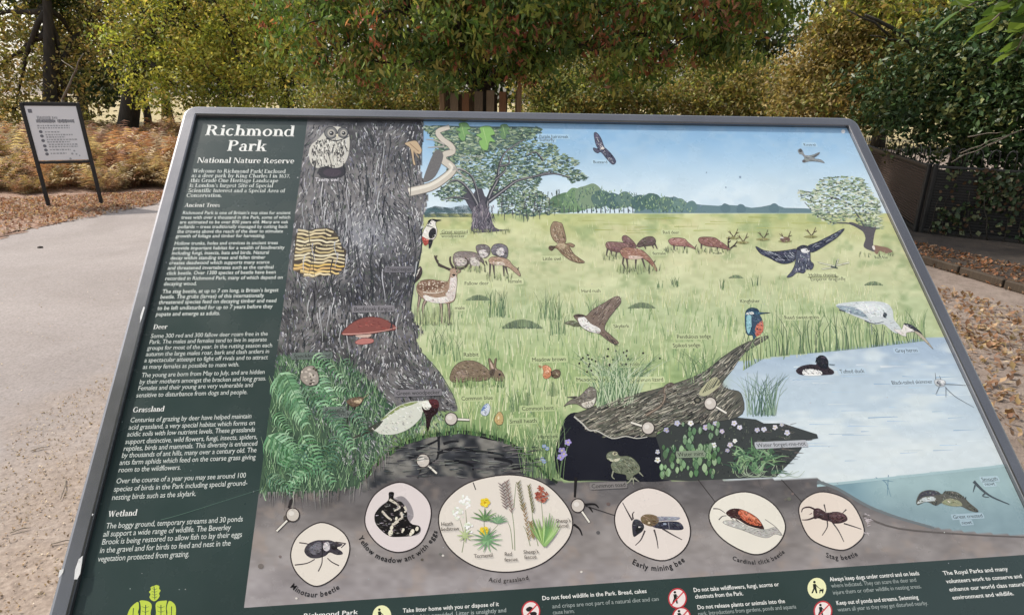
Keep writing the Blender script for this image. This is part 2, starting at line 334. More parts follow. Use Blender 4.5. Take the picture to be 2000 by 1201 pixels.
# far wood: single dark trees
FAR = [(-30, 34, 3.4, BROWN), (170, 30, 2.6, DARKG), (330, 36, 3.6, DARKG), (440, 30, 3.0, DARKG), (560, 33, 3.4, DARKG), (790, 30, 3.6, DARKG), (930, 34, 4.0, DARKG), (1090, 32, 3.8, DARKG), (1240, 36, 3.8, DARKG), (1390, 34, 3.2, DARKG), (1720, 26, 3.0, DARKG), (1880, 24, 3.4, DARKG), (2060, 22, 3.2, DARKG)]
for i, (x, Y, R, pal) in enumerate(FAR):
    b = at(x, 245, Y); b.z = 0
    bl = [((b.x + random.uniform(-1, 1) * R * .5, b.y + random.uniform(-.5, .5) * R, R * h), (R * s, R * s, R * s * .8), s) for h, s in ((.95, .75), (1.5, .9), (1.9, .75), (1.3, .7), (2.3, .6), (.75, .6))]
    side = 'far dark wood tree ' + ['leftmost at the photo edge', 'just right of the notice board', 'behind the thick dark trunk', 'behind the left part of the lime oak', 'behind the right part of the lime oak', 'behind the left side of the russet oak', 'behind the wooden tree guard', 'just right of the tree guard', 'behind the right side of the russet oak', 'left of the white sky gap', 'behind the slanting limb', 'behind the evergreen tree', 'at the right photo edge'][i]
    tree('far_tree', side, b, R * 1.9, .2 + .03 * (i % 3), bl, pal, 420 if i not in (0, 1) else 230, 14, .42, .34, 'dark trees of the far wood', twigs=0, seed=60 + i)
# slim trunks under the lime oak
for x, y, r, hgt, lab in [(118, 281, .11, 4.5, 'slim dark trunk right of the notice board'), (133, 279, .08, 4.2, 'thinner dark trunk beside the slim trunk'), (288, 277, .13, 5, 'dark trunk just right of the thick oak trunk')]:
    p = Gz(x, y); r0 = empty('young_tree', p); tag(r0, lab, 'tree', 'slim trunks at the wood edge')
    mb = MB(); limb(mb, (0, 0, 0), (.3, .2, hgt), r, r * .5, .02, 8, x); mb.build('trunk', M_BARK, r0, True)
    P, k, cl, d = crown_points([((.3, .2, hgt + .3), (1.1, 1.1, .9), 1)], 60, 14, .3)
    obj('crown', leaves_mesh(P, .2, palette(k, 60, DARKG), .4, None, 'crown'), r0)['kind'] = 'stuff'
mb = MB(); limb(mb, at(122, 195, 15), at(163, 105, 15), .03, .012, .05, 7, 8); limb(mb, at(150, 140, 15), at(120, 118, 15.2), .015, .006, .1, 5, 9)
limb(mb, at(122, 195, 15), Vector((at(118, 230, 15).x, 15, 0)), .035, .045, .02, 6, 2)
tag(mb.build('dead_sapling', M_TWIG, None, True), 'pale bare leaning sapling right behind the notice board', 'sapling')

# ------------------------------------------------------------------ bracken, leaf litter, stones
def fronds(n, base, L, pal, name, pk):
    az = rng.uniform(0, 6.283, n); tilt = rng.uniform(.35, 1.0, n)
    dh = np.stack([np.cos(az), np.sin(az), 0 * az], 1); sd = np.stack([-np.sin(az), np.cos(az), 0 * az], 1)
    pk = np.where(rng.uniform(0, 1, n) < .3, rng.integers(0, len(pal), n), pk); cb = np.array(pal)[pk] * rng.uniform(.7, 1.3, n)[:, None]
    def pt(t):
        r = L * (t * .45 * tilt + .5 * tilt * t * t); z = L * (t * 1.0 - .62 * tilt * t * t)
        return base + dh * r[:, None] + np.array([0, 0, 1.0]) * z[:, None]
    V = []; F = []; Cc = []; nb = 0
    def push(vs, fcs, col):
        nonlocal nb
        for v in vs: V.append(v); Cc.append(col)
        for f in fcs: F.append(np.stack([nb + j * n + np.arange(n) for j in f], 1))
        nb += n * len(vs)
    N = 10
    for i in range(N):
        t = .25 + .75 * i / N; p = pt(np.full(n, t)); q = pt(np.full(n, t + .09)); tg = q - p
        ln = L * .30 * (1 - .75 * (i / N)) * rng.uniform(.7, 1.2, n)
        for sg in (-1, 1):
            tip = p + sd * (sg * ln)[:, None] + tg * .6 + np.stack([rng.normal(0, .02, n), rng.normal(0, .02, n), -ln * rng.uniform(0, .6, n)], 1)
            push([p, p + tg * .5, tip], [(0, 1, 2)], np.clip(cb * rng.uniform(.75, 1.25, n)[:, None], .01, .9))
    for i in range(4):
        t = i / 4; p = pt(np.full(n, t)); q = pt(np.full(n, t + .25)); wv = sd * .006
        push([p - wv, p + wv, q], [(0, 1, 2)], cb * .7)
    return mesh_np(name, np.concatenate(V), np.concatenate(F), np.concatenate(Cc), M_DRY)
BR = [(.44, .25, .16), (.38, .20, .13), (.48, .32, .19), (.52, .41, .24), (.34, .18, .12), (.55, .45, .29), (.31, .24, .12), (.44, .32, .18), (.48, .31, .21)]
e0 = Gz(-260, 390); e1 = Gz(345, 374); n = 13000
nc = 420; cs_ = rng.uniform(-.1, 1.25, nc); cd = rng.uniform(0, 1, nc) ** 1.5 * 13; ck = rng.integers(0, nc, n)
s = cs_[ck] + rng.normal(0, .018, n); dd = np.abs(cd[ck] + rng.normal(0, .3, n)) + .35 * (1 + np.sin(s * 23))
ex = e0.x + (e1.x - e0.x) * s; ey = e0.y + (e1.y - e0.y) * s; nx, ny = -.42, .9
base = np.stack([ex + nx * dd, ey + ny * dd, 0 * ex], 1)
Lf = rng.uniform(.4, .8, n) * rng.uniform(.5, 1.3, nc)[ck] * np.clip(.5 + dd * .4, 0, 1.2)
tag(obj('bracken', fronds(n, base, Lf, BR, 'bracken', rng.integers(0, len(BR), nc)[ck])), 'rust and straw coloured autumn bracken beyond the path', 'bracken', kind='stuff')
def litter(name, label, P, size, pal, mat=M_DRY, up=2.2):
    P = np.asarray(P); c = np.array(pal)[rng.integers(0, len(pal), len(P))] * rng.uniform(.6, 1.3, len(P))[:, None]
    tag(obj(name, leaves_mesh(P, size, np.clip(c, .01, .9), up, mat, name, .55, .35)), label, 'leaf litter', kind='stuff')
LP = [(.34, .20, .12), (.42, .29, .18), (.27, .15, .09), (.50, .40, .28), (.21, .12, .08), (.42, .30, .15), (.38, .25, .17)]
def rnd_on(n, poly_px):
    """scatter over a quadrilateral of ground given by four photo pixels"""
    q = [Gz(*p) for p in poly_px]; a = rng.uniform(0, 1, n); b = rng.uniform(0, 1, n)
    out = np.zeros((n, 3))
    for wgt, c in (((1 - a) * (1 - b), q[0]), (a * (1 - b), q[1]), (a * b, q[2]), ((1 - a) * b, q[3])): out += wgt[:, None] * np.array(c)
    out[:, 2] = rng.uniform(.012, .03, n); return out
litter('leaf_litter', 'brown and orange fallen leaves on the soil by the fence', np.concatenate([rnd_on(2300, [(1420, 455), (2330, 690), (2330, 830), (1520, 545)]), rnd_on(1100, [(1520, 545), (2330, 780), (2330, 1000), (1620, 650)]), rnd_on(300, [(1640, 650), (2330, 900), (2330, 1300), (1800, 860)])]), .05, LP)
litter('leaf_litter', 'reddish fallen leaves on the verge below the notice board', np.concatenate([rnd_on(5200, [(-60, 392), (340, 376), (330, 392), (-60, 440)]), rnd_on(900, [(-40, 440), (310, 392), (310, 400), (-40, 470)])]), .055, [(.42, .23, .16), (.48, .30, .22), (.36, .18, .12), (.52, .40, .31), (.30, .16, .11), (.44, .33, .25)])
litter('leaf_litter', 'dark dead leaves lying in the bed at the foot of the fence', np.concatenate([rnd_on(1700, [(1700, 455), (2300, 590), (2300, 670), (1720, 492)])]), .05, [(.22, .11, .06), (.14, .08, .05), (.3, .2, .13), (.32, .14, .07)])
nb = 1500                                     # bark chips, grit and twigs near the board's left side
P = np.concatenate([rnd_on(nb, [(20, 840), (290, 690), (330, 1000), (-60, 1300)]), rnd_on(160, [(-60, 560), (290, 540), (260, 800), (-60, 900)])])
c = np.array([(.42, .32, .23), (.5, .42, .33), (.3, .22, .16), (.58, .5, .42), (.36, .25, .16)])[rng.integers(0, 5, len(P))] * rng.uniform(.6, 1.2, len(P))[:, None]
P[:, 2] = rng.uniform(.004, .012, len(P))
tag(obj('bark_chips', leaves_mesh(P, .011, np.clip(c * 1.2, .01, .9), 4.0, M_DRY, 'bark_chips', .6, .6)), 'small chips and grit on the soil beside the board', 'wood chips', kind='stuff')
for i, (a, b_) in enumerate([((100, 1062), (150, 1055)), ((128, 935), (118, 975)), ((60, 880), (95, 872)), ((20, 1040), (60, 1030))]):
    p, q = Gz(*a, z=.01), Gz(*b_, z=.012); mb = MB(); mb.tube([p, p.lerp(q, .5) + Vector((.004, .006, .004)), q], [.0022, .002, .001], 5)
    tag(mb.build('twig', M_TWIG, None, True), ['pale straight twig on the soil nearest the board corner', 'short twig lying against the board edge', 'thin twig on the gravel near the left edge', 'lowest thin twig at the left photo edge'][i], 'twig', 'loose twigs on the ground')
p = Gz(78, 483, .012); mb = MB(); mb.tube([p - Vector((.025, 0, .004)), p - Vector((0, 0, .002)), p + Vector((.025, .01, 0))], [.008, .014, .006], 7)
tag(mb.build('stone', M_DARKSOIL, None, True), 'small dark clod lying alone on the pale path', 'stone')

# ------------------------------------------------------------------ railing fence and ivy
P0 = Gz(1787, 455); FH = 0.0
for k in range(400):
    FH = .4 + k * .002
    d = np.linalg.inv(AX) @ np.array([P0.x, P0.y, FH - CAM_H])
    if 600.5 + FPX * d[1] / d[2] < 323: break
PA = Gz(1672, 276, FH); PA.z = 0; PB = Gz(2120, 341, FH); PB.z = 0; PB = P0 + (PB - P0) * 1.9
HOOPG = 'bow tops along the fence'
def fence(name, label, a, b, nh, barmat, spacing=.034):
    root = empty(name, a); tag(root, label, 'fence', 'railing fence bays'); D = b - a; L = D.length; u = D / L; nrm = Vector((u.y, -u.x, 0))
    if nrm.dot(a + D / 2) > 0: nrm = -nrm
    mb = MB(); mb.bar(u * .02 + Vector((0, 0, FH - .015)), u * (L - .02) + Vector((0, 0, FH - .015)), .03, .05, side=(0, 0, 1), bev=.004); mb.build('top_rail', M_IRON, root)
    mb = MB(); mb.bar(u * .02 + Vector((0, 0, .06)), u * (L - .02) + Vector((0, 0, .06)), .03, .04, side=(0, 0, 1)); mb.build('bottom_rail', M_IRON, root)
    mb = MB(); c = u * L / 2 + Vector((0, 0, FH / 2)) - nrm * .05; mb.bar(u * .03 + Vector((0, 0, FH / 2)) - nrm * .05, u * (L - .03) + Vector((0, 0, FH / 2)) - nrm * .05, FH - .1, .008, side=(0, 0, 1)); mb.build('backing_sheet', M_BLACK, root)
    mb = MB(); z = .1
    while z < FH - .06: mb.bar(u * .03 + Vector((0, 0, z)), u * (L - .03) + Vector((0, 0, z)), .013, .012, side=(0, 0, 1)); z += spacing
    mb.build('bar', barmat, root)['kind'] = 'stuff'
    for s in (0, L):
        mb = MB(); mb.box(u * s + Vector((0, 0, FH / 2 + .01)), (.05, .05, FH + .02), bev=.006); mb.build('post', M_IRON, root)
    hw = L / nh * .62; hm = MB(); pts = [u * (-hw / 2), u * (-hw / 2) + Vector((0, 0, .12))] + [u * (-hw / 2 * math.cos(a_)) + Vector((0, 0, .12 + .10 * math.sin(a_))) for a_ in (0.5, 1.0, 1.57, 2.14, 2.64)] + [u * (hw / 2) + Vector((0, 0, .12)), u * (hw / 2)]
    hm.tube(pts, .0065, 6); first = hm.build('hoop', M_IRON, root, True); first.location = u * (L / nh * .5) + Vector((0, 0, FH))
    for k in range(1, nh):
        h = first.copy(); COL.objects.link(h); h.parent = root; h.location = u * (L / nh * (k + .5)) + Vector((0, 0, FH))
    return root
fence('railing_fence', 'rusty horizontal barred fence bay with bow tops next to the board corner', P0 + (P0 - PA).normalized() * -.03, PA, 13, M_SLATRUST)
fence('railing_fence', 'ivy covered dark fence bay running to the right edge', P0 + (PB - P0).normalized() * .06, PB, 17, M_IRON)
u = (PB - P0); nI = 3600; tt = rng.uniform(.06, 1.0, nI); zz = rng.uniform(.02, 1, nI) ** .8 * FH * .98
nrm = Vector((u.y, -u.x, 0)).normalized(); nrm = -nrm if nrm.y > 0 else nrm
keep = rng.uniform(0, 1, nI) < np.clip(.25 + .9 * np.sin(tt * 17) * np.sin(zz * 6 + 1) + tt * .35, .12, 1); tt, zz = tt[keep], zz[keep]
P = np.stack([P0.x + u.x * tt, P0.y + u.y * tt, zz], 1) + np.array(nrm) * rng.uniform(.02, .07, len(tt))[:, None]
iv = empty('ivy', P0 + u * .3); tag(iv, 'sparse ivy climbing the dark fence bay', 'ivy')
cI = np.array([(.035, .06, .025), (.05, .075, .03), (.025, .045, .02), (.08, .09, .04), (.10, .06, .035)])[rng.integers(0, 5, len(P))]
o = obj('foliage', leaves_mesh(P - np.array(iv.location), .06, cI, .1, M_EVER, 'ivy', .8, .2, .5, np.tile(np.array(nrm) * 2.5, (len(P), 1))), iv); o['kind'] = 'stuff'
mb = MB()
for k in range(17): q = Vector((P0.x + u.x * (.05 + .055 * k), P0.y + u.y * (.05 + .055 * k), 0)) - iv.location + nrm * .03; limb(mb, q, q + u.normalized() * random.uniform(-.3, .3) + Vector((0, 0, FH * random.uniform(.5, .95))), .008, .003, .06, 7, k)
mb.build('stem', M_BARK, iv, True)
k0, k1 = Gz(1770, 505), Gz(2120, 610); k1 = k0 + (k1 - k0) * 1.9; k0 = k0 + (k0 - k1) * .35
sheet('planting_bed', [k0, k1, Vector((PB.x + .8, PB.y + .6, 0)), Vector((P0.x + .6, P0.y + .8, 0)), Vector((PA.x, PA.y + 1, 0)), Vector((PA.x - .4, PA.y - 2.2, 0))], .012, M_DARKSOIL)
kd = (k1 - k0)
kb = empty('edging_kerb', k0); tag(kb, 'low dark timber edging between the fence bed and the leafy soil', 'kerb')
for k in range(10):
    mb = MB(); a = kd * (k / 10 + .002); b_ = kd * ((k + 1) / 10 - .002); mb.bar(a + Vector((0, 0, .04)), b_ + Vector((0, 0, .04 + .004 * (k % 2))), .08, .06, side=(0, 0, 1), bev=.008, col=(.22, .2, .19)); mb.build('edging_board', M_SLAT, kb)
mb = MB()
for a, b_ in [((1858, 318), (1985, 257)), ((1875, 300), (1975, 262)), ((1930, 285), (2010, 250)), ((1890, 268), (1960, 258))]: limb(mb, at(*a, 7.6), at(*b_, 7.4), .008, .003, .03, 6, a[0])
o = mb.build('dead_branch', M_TWIG, None, True); tag(o, 'pale dry sticks poking out of the hedge over the ivy fence', 'branch')

# overhanging branch close to the camera
lf = [(0, 0), (.12, .2), (.30, .30), (.5, .34), (.72, .27), (.9, .12), (1, 0)]
vs = [(x * .085, y * .085, abs(y) * .02) for x, y in lf] + [(x * .085, -y * .085, abs(y) * .02) for x, y in lf[1:-1]]
vs += [(x * .085, 0, 0) for x, y in lf[1:-1]]
n5 = 5; fs = []
up_ = [0, 1, 2, 3, 4, 5, 6]; dn = [0, 7, 8, 9, 10, 11, 6]; md = [0, 12, 13, 14, 15, 16, 6]
for r in (up_, dn):
    for i in range(6):
        q = (r[i], r[i + 1], md[i + 1], md[i]); q = tuple(dict.fromkeys(q)); fs.append(q if r is up_ else q[::-1])
def leaf_me(col):
    mb = MB(); mb.add(vs, fs, col); o = mb.build('leaf', M_LEAF); me = o.data; bpy.data.objects.remove(o); return me
LM = [leaf_me(c) for c in ((.10, .17, .03), (.14, .21, .045), (.07, .13, .03))]
br = empty('overhanging_branch', at(2060, -60, 2.3)); tag(br, 'close green leafy branch hanging in at the top right corner', 'branch')
mb = MB(); ends = [at(1875, 22, 2.2), at(1930, 48, 2.35), at(1985, 100, 2.4)]
r2 = random.Random(5)
for j, e in enumerate(ends): limb(mb, (0, 0, 0), e - br.location, .006, .0025, .05, 6, j)
mb.build('stem', M_TWIG, br, True)
for j, e in enumerate(ends):
    for k in range(9):
        t = .35 + .65 * k / 8; p = (e - br.location) * t
        o = obj('leaf', LM[(j + k) % 3], br, p); o.rotation_euler = (r2.uniform(-.7, .7), r2.uniform(-.2, .8), (3.3 if k % 2 else 2.4) + r2.uniform(-.6, .6)); s_ = r2.uniform(.75, 1.15); o.scale = (s_, s_, s_)

# ------------------------------------------------------------------ wooden tree guard round the oak
gc = at(942, 200, 9.7); gz = at(942, 178, 9.2).z; gw = .5
tg = empty('tree_guard', (gc.x, 9.7, 0)); tag(tg, 'wooden slatted guard round the young oak trunk', 'tree guard')
slm = []
for cc, ww in (((.75, .70, .66), .11), ((.75, .45, .28), .10), ((.55, .52, .5), .12), ((1.2, 1.05, .85), .05)):
    mb = MB(); mb.box((0, 0, gz / 2), (ww, .02, gz), bev=.004, col=cc); o = mb.build('slat', M_SLAT); slm.append(o.data); bpy.data.objects.remove(o)
for sx, sy, ang in ((0, -1, 0), (0, 1, 0), (-1, 0, 1.5708), (1, 0, 1.5708)):
    for k, x in enumerate((-.36, -.2, -.04, .14, .30)):
        mi = [0, 1, 2, 0, 1][k] if sy == -1 else (k + 2) % 3
        o = obj('slat', slm[mi], tg, (sx * gw + (x if sx == 0 else 0), sy * gw + (x if sy == 0 else 0), random.uniform(-.05, .02))); o.rotation_euler = (0, random.uniform(-.012, .012), ang)
for sx in (-1, 1):
    for sy in (-1, 1):
        mb = MB(); mb.box((sx * (gw + .045), sy * (gw - .045), gz / 2 + .03), (.07, .07, gz + .06), bev=.006, col=(.9, .75, .6)); mb.build('post', M_SLAT, tg)
for z in (.35, gz - .35):
    for a, b_ in (((-1, -1), (1, -1)), ((1, -1), (1, 1)), ((1, 1), (-1, 1)), ((-1, 1), (-1, -1))):
        mb = MB(); mb.bar((a[0] * (gw - .03), a[1] * (gw - .03), z + .002 * a[0]), (b_[0] * (gw - .03), b_[1] * (gw - .03), z + .002 * a[0]), .06, .025, side=(0, 0, 1), col=(.7, .6, .5)); mb.build('rail', M_SLAT, tg)

# ------------------------------------------------------------------ white notice board on black posts
bl, brr = Gz(96, 405), Gz(199, 400); tl, tr = at(41, 200, bl.y), at(151, 201, brr.y)
nb_ = empty('notice_board', (bl + brr) / 2); tag(nb_, 'white notice in a black metal frame on two black posts by the path', 'notice board'); nO = nb_.location
U0 = (brr - bl).normalized()
def sp(s, t): return bl.lerp(brr, s).lerp(tl.lerp(tr, s), t) - nO
for s, lo in ((0, -.01), (1, -.01)):
    mb = MB(); mb.bar(sp(s, lo), sp(s, 1.0), .048, .045, side=U0, bev=.005); mb.build('post', M_BLACK, nb_)
tb = .437
NB = (U0.cross((tl - bl).normalized())).normalized(); NB = NB if NB.y < 0 else -NB
mb = MB(); mb.bar(sp(.04, .985), sp(.96, .985), .05, .04, side=(tl - bl), bev=.004); mb.build('frame_rail', M_BLACK, nb_)
mb = MB(); mb.bar(sp(.04, tb), sp(.96, tb), .035, .04, side=(tl - bl), bev=.004); mb.build('frame_rail', M_BLACK, nb_)
def quad_part(name, s0, s1, t0, t1, off, mat, parent=nb_, col=(1, 1, 1)):
    mb = MB(); mb.add([sp(a, b) + NB * off for a, b in ((s0, t0), (s1, t0), (s1, t1), (s0, t1))], [(0, 1, 2, 3)], col); return mb.build(name, mat, parent)
mb = MB(); cs = [sp(a, b) for a, b in ((.04, tb + .02), (.96, tb + .02), (.96, .97), (.04, .97))]
mb.add([c + NB * .012 for c in cs] + [c + NB * .004 for c in cs], [(0, 1, 2, 3), (7, 6, 5, 4), (0, 4, 5, 1), (1, 5, 6, 2), (2, 6, 7, 3), (3, 7, 4, 0)]); face = mb.build('notice_panel', M_SIGNW, nb_)
tree('oak_tree', 'tall unseen tree added behind the viewer to darken reflections', (1.6, -6.5, 0), 7.5, .3,
     [((-3.2, -2.6, 8.6), (1.9, 1.7, 1.3), 3), ((-.6, -3.2, 8.8), (2.0, 1.8, 1.3), 3), ((2.2, -3.0, 8.6), (2.0, 1.8, 1.3), 3), ((1.0, -6, 8.0), (3, 2.5, 2.2), 4), ((4.4, -4.5, 8), (2.2, 2, 1.6), 3), ((-2.6, -5.5, 9.2), (2.4, 2, 1.5), 3)],
     OAKG, 1500, 22, .4, .26, twigs=40, seed=77)  # unseen tree added behind the camera, crown placed to darken the board's reflections
M_INK = simple('grey_ink', [(.3, (.15, .16, .19)), (.8, (.22, .23, .26))], 40, .5)
M_INKL = simple('pale_ink', [(.3, (.40, .41, .44)), (.8, (.48, .49, .52))], 40, .5)
def sxy(x, y): return (x - 15) / 1010 * .92 + .04 - max(0, 0) , 1 - y / 1130 * (1 - tb) * .985 - .012
def nline(x0, x1, y, h, mat, dash=0):
    mb = MB(); x = x0
    # photo rows lean with the board: remove the lean (about 250 px over 1000 rows of the enlargement)
    sh = (y - 70) * .255
    while x < x1:
        e = min(x1, x + (dash * random.uniform(.6, 1.4) if dash else x1 - x)); a, ty = sxy(x - sh, y); b, _ = sxy(e - sh, y); hh = h * random.uniform(.7, 1.1) if dash else h
        mb.add([sp(p, q) + NB * .0135 for p, q in ((a, ty - hh / 2200), (b, ty - hh / 2200), (b, ty + hh / 2200), (a, ty + hh / 2200))], [(0, 1, 2, 3)]); x = e + (dash * .4 if dash else 1e9)
    return mb
nline(250, 520, 265, 34, M_INKL, 22).build('title_print', M_INKL, face); nline(545, 650, 265, 30, M_INKL, 24).build('title_print', M_INKL, face)
nline(235, 610, 328, 36, M_INK, 15).build('title_print', M_INK, face); nline(650, 985, 328, 36, M_INK, 15).build('title_print', M_INK, face)
for x0, x1, y in [(250, 890, 415), (260, 890, 458), (405, 700, 535), (415, 960, 590), (430, 800, 634), (440, 1045, 683), (445, 900, 727), (475, 1060, 777), (480, 1060, 820), (495, 910, 880), (510, 830, 950)]:
    nline(x0, x1, y, 15, M_INKL, 40).build('text_print', M_INKL, face)
nline(80, 155, 138, 38, M_INK).build('emblem_print', M_INK, face)
def ndisc(x, y, r, mat):
    sh = (y - 70) * .255; mb = MB(); c = sxy(x - sh, y); w_ = (brr - bl).length; h_ = (tl - bl).length; R = r / 1100 * w_
    mb.add([sp(c[0] + R * math.cos(a) / w_, c[1] + R * math.sin(a) / h_) + NB * .014 for a in np.linspace(0, 6.283, 15)[:-1]], [tuple(range(14))]); return mb.build('icon_print', mat, face)
for x, y in [(320, 530), (342, 612), (365, 700), (395, 803), (418, 883), (438, 960)]: ndisc(x, y, 36, M_INK)
for x, y, r in [(985, 905, 20), (945, 962, 24), (1030, 970, 20), (1095, 1000, 16), (908, 1058, 24)]: ndisc(x, y, r, M_INKL)
# ================================================================== the information board
BO = Vector((-0.5716005, 1.1569653, 1.5137476)); BU = Vector((0.9932065, 0.1163648, 0.0)); BV = Vector((0.0871034, -0.7434521, -0.6630927)); BN = BU.cross(BV).normalized()
BMX = Matrix.Identity(4)
for i in range(3): BMX[i][0] = BU[i]; BMX[i][1] = -BV[i]; BMX[i][2] = -BN[i]; BMX[i][3] = BO[i]
HI = np.array([[0.000951804523469674, 0.00024314137023170927, -0.41974864145336455], [-2.26915796083843e-05, 0.0014020244707291744, -0.3069708117177937], [-0.0001048617365836762, 0.0006013568639953102, 1.0]])
HF = np.linalg.inv(HI)
PW, PH, FW = 1.25, .93, .0228                  # printed panel width, height, frame face width
def uv(pts):
    p = np.atleast_2d(np.asarray(pts, float)); q = np.c_[p, np.ones(len(p))] @ HI.T; return q[:, :2] / q[:, 2:]
def px(uvs):
    p = np.atleast_2d(np.asarray(uvs, float)); q = np.c_[p, np.ones(len(p))] @ HF.T; return q[:, :2] / q[:, 2:]
foot = BMX @ Vector((PW / 2, -PH * .55, -.1)); foot.z = 0
board = empty('information_board', foot); tag(board, 'large sloping illustrated nature reserve panel in a grey metal frame', 'information board')
BL = Matrix.Translation(-foot) @ BMX
def bpart(o, parent=board):
    o.parent = parent
    if parent is board: o.matrix_local = BL
    return o
def metal_frame():
    M, t, p, out = newmat('frame_metal'); co = objco(t)
    n = noise(t, 7, 4, .6, co); c = ramp(t, n, [(.3, (.20, .20, .215)), (.7, (.25, .25, .265))])
    t.links.new(c, p.inputs['Base Color']); p.inputs['Metallic'].default_value = .8
    t.links.new(ramp(t, noise(t, 9, 5, .7, co), [(.3, (.2, .2, .2)), (.8, (.3, .3, .3))]), p.inputs['Roughness'])
    t.links.new(bump(t, noise(t, 160, 3, .6, co), .04, .001), p.inputs['Normal']); return M
M_FRAME = metal_frame()
def rrect(d, r, z):
    out = []; x0, y0, x1, y1 = -FW + d, -PH - FW + d, PW + FW - d, FW - d; r = max(r - d, .0006)
    for cx, cy, a0 in ((x1 - r, y1 - r, 0), (x0 + r, y1 - r, 90), (x0 + r, y0 + r, 180), (x1 - r, y0 + r, 270)):
        for k in range(7): a = math.radians(a0 + 15 * k); out.append((cx + r * math.cos(a), cy + r * math.sin(a), z))
    return out
mb = MB(); prof = [(FW, -.012), (.012, -.05), (0, -.046), (0, -.0035), (.0012, -.0006), (.0045, .0008), (FW - .003, .0012), (FW - .0006, .0006), (FW, -.0008), (FW, -.008)]
vs = []; fs = []
for d, z in prof: vs += rrect(d, .022, z)
for i in range(len(prof) - 1):
    for k in range(28): fs.append((i * 28 + k, i * 28 + (k + 1) % 28, (i + 1) * 28 + (k + 1) % 28, (i + 1) * 28 + k))
mb.add(vs, fs); o = mb.build('frame', M_FRAME); bpart(o); FRAME = o
mb = MB(); mb.box((PW / 2, -PH / 2, -.014), (PW - .001, PH - .001, .008)); bpart(mb.build('back_panel', M_FRAME))
M_CHIP = simple('bare_white_chip', [(.3, (.62, .62, .62)), (.8, (.8, .8, .8))], 200, .5)
def chip(pts, z=.0016):
    mb = MB(); q = uv(pts); mb.add([(a, -b, z) for a, b in q], [tuple(range(len(q) - 1, -1, -1))]); o = mb.build('paint_chip', M_CHIP); o.parent = FRAME
chip([(163, 1085), (161, 1100), (158, 1120), (152, 1131), (146, 1131), (148, 1112), (155, 1092)]); chip([(126, 1110), (125, 1117), (118, 1126), (115, 1128), (118, 1113)])
chip([(281, 600), (284, 601), (278, 622), (274, 632), (275, 618)]); chip([(181, 1003), (184, 1004), (181, 1008)])
for s in (.22, 1.03):
    top = BMX @ Vector((s, -PH * .42, -.05)); b0 = Vector((top.x, top.y, 0))
    mb = MB(); mb.bar(b0 - foot, top - foot + Vector((0, 0, .02)), .08, .08, side=BU, bev=.006); mb.build('leg', M_FRAME, board)
    mb = MB(); a = BMX @ Vector((s, -PH * .12, -.035)); b = BMX @ Vector((s, -PH * .88, -.035)); mb.bar(a - foot, b - foot, .06, .03, side=BU); mb.build('support_bracket', M_FRAME, board)
    mb = MB(); mb.box(b0 - foot + Vector((0, 0, .006)), (.18, .18, .012), bev=.003); mb.build('foot_plate', M_FRAME, board)

def print_mat():
    M, t, p, out = newmat('printed_panel'); co = objco(t)
    c = attr(t); grime = ramp(t, noise(t, 7, 6, .65, co), [(.3, (.93, .93, .92)), (.6, (1, 1, 1))])
    t.links.new(mix(t, .7, c, grime, 'MULTIPLY'), p.inputs['Base Color'])
    t.links.new(ramp(t, noise(t, 12, 5, .6, co), [(.35, (.2, .2, .2)), (.7, (.34, .34, .34))]), p.inputs['Roughness'])
    p.inputs['Specular IOR Level'].default_value = .5
    return M
M_PRINT = print_mat(); KP = .97
SLOT = [-.0060 + z for z in (0, .00002, .00008, .00015, .00022, .00042, .00047)]   # heights of the print layers
def cr(pts, closed=True, n=4):
    P = np.asarray(pts, float); N = len(P)
    if N < 3: return P
    out = []
    for i in range(N if closed else N - 1):
        a, b, c, d = (P[(i - 1) % N], P[i], P[(i + 1) % N], P[(i + 2) % N]) if closed else (P[max(i - 1, 0)], P[i], P[i + 1], P[min(i + 2, N - 1)])
        for k in range(n):
            t = k / n; out.append(.5 * (2 * b + (c - a) * t + (2 * a - 5 * b + 4 * c - d) * t * t + (3 * b - a - 3 * c + d) * t ** 3))
    if not closed: out.append(P[-1])
    return np.array(out)
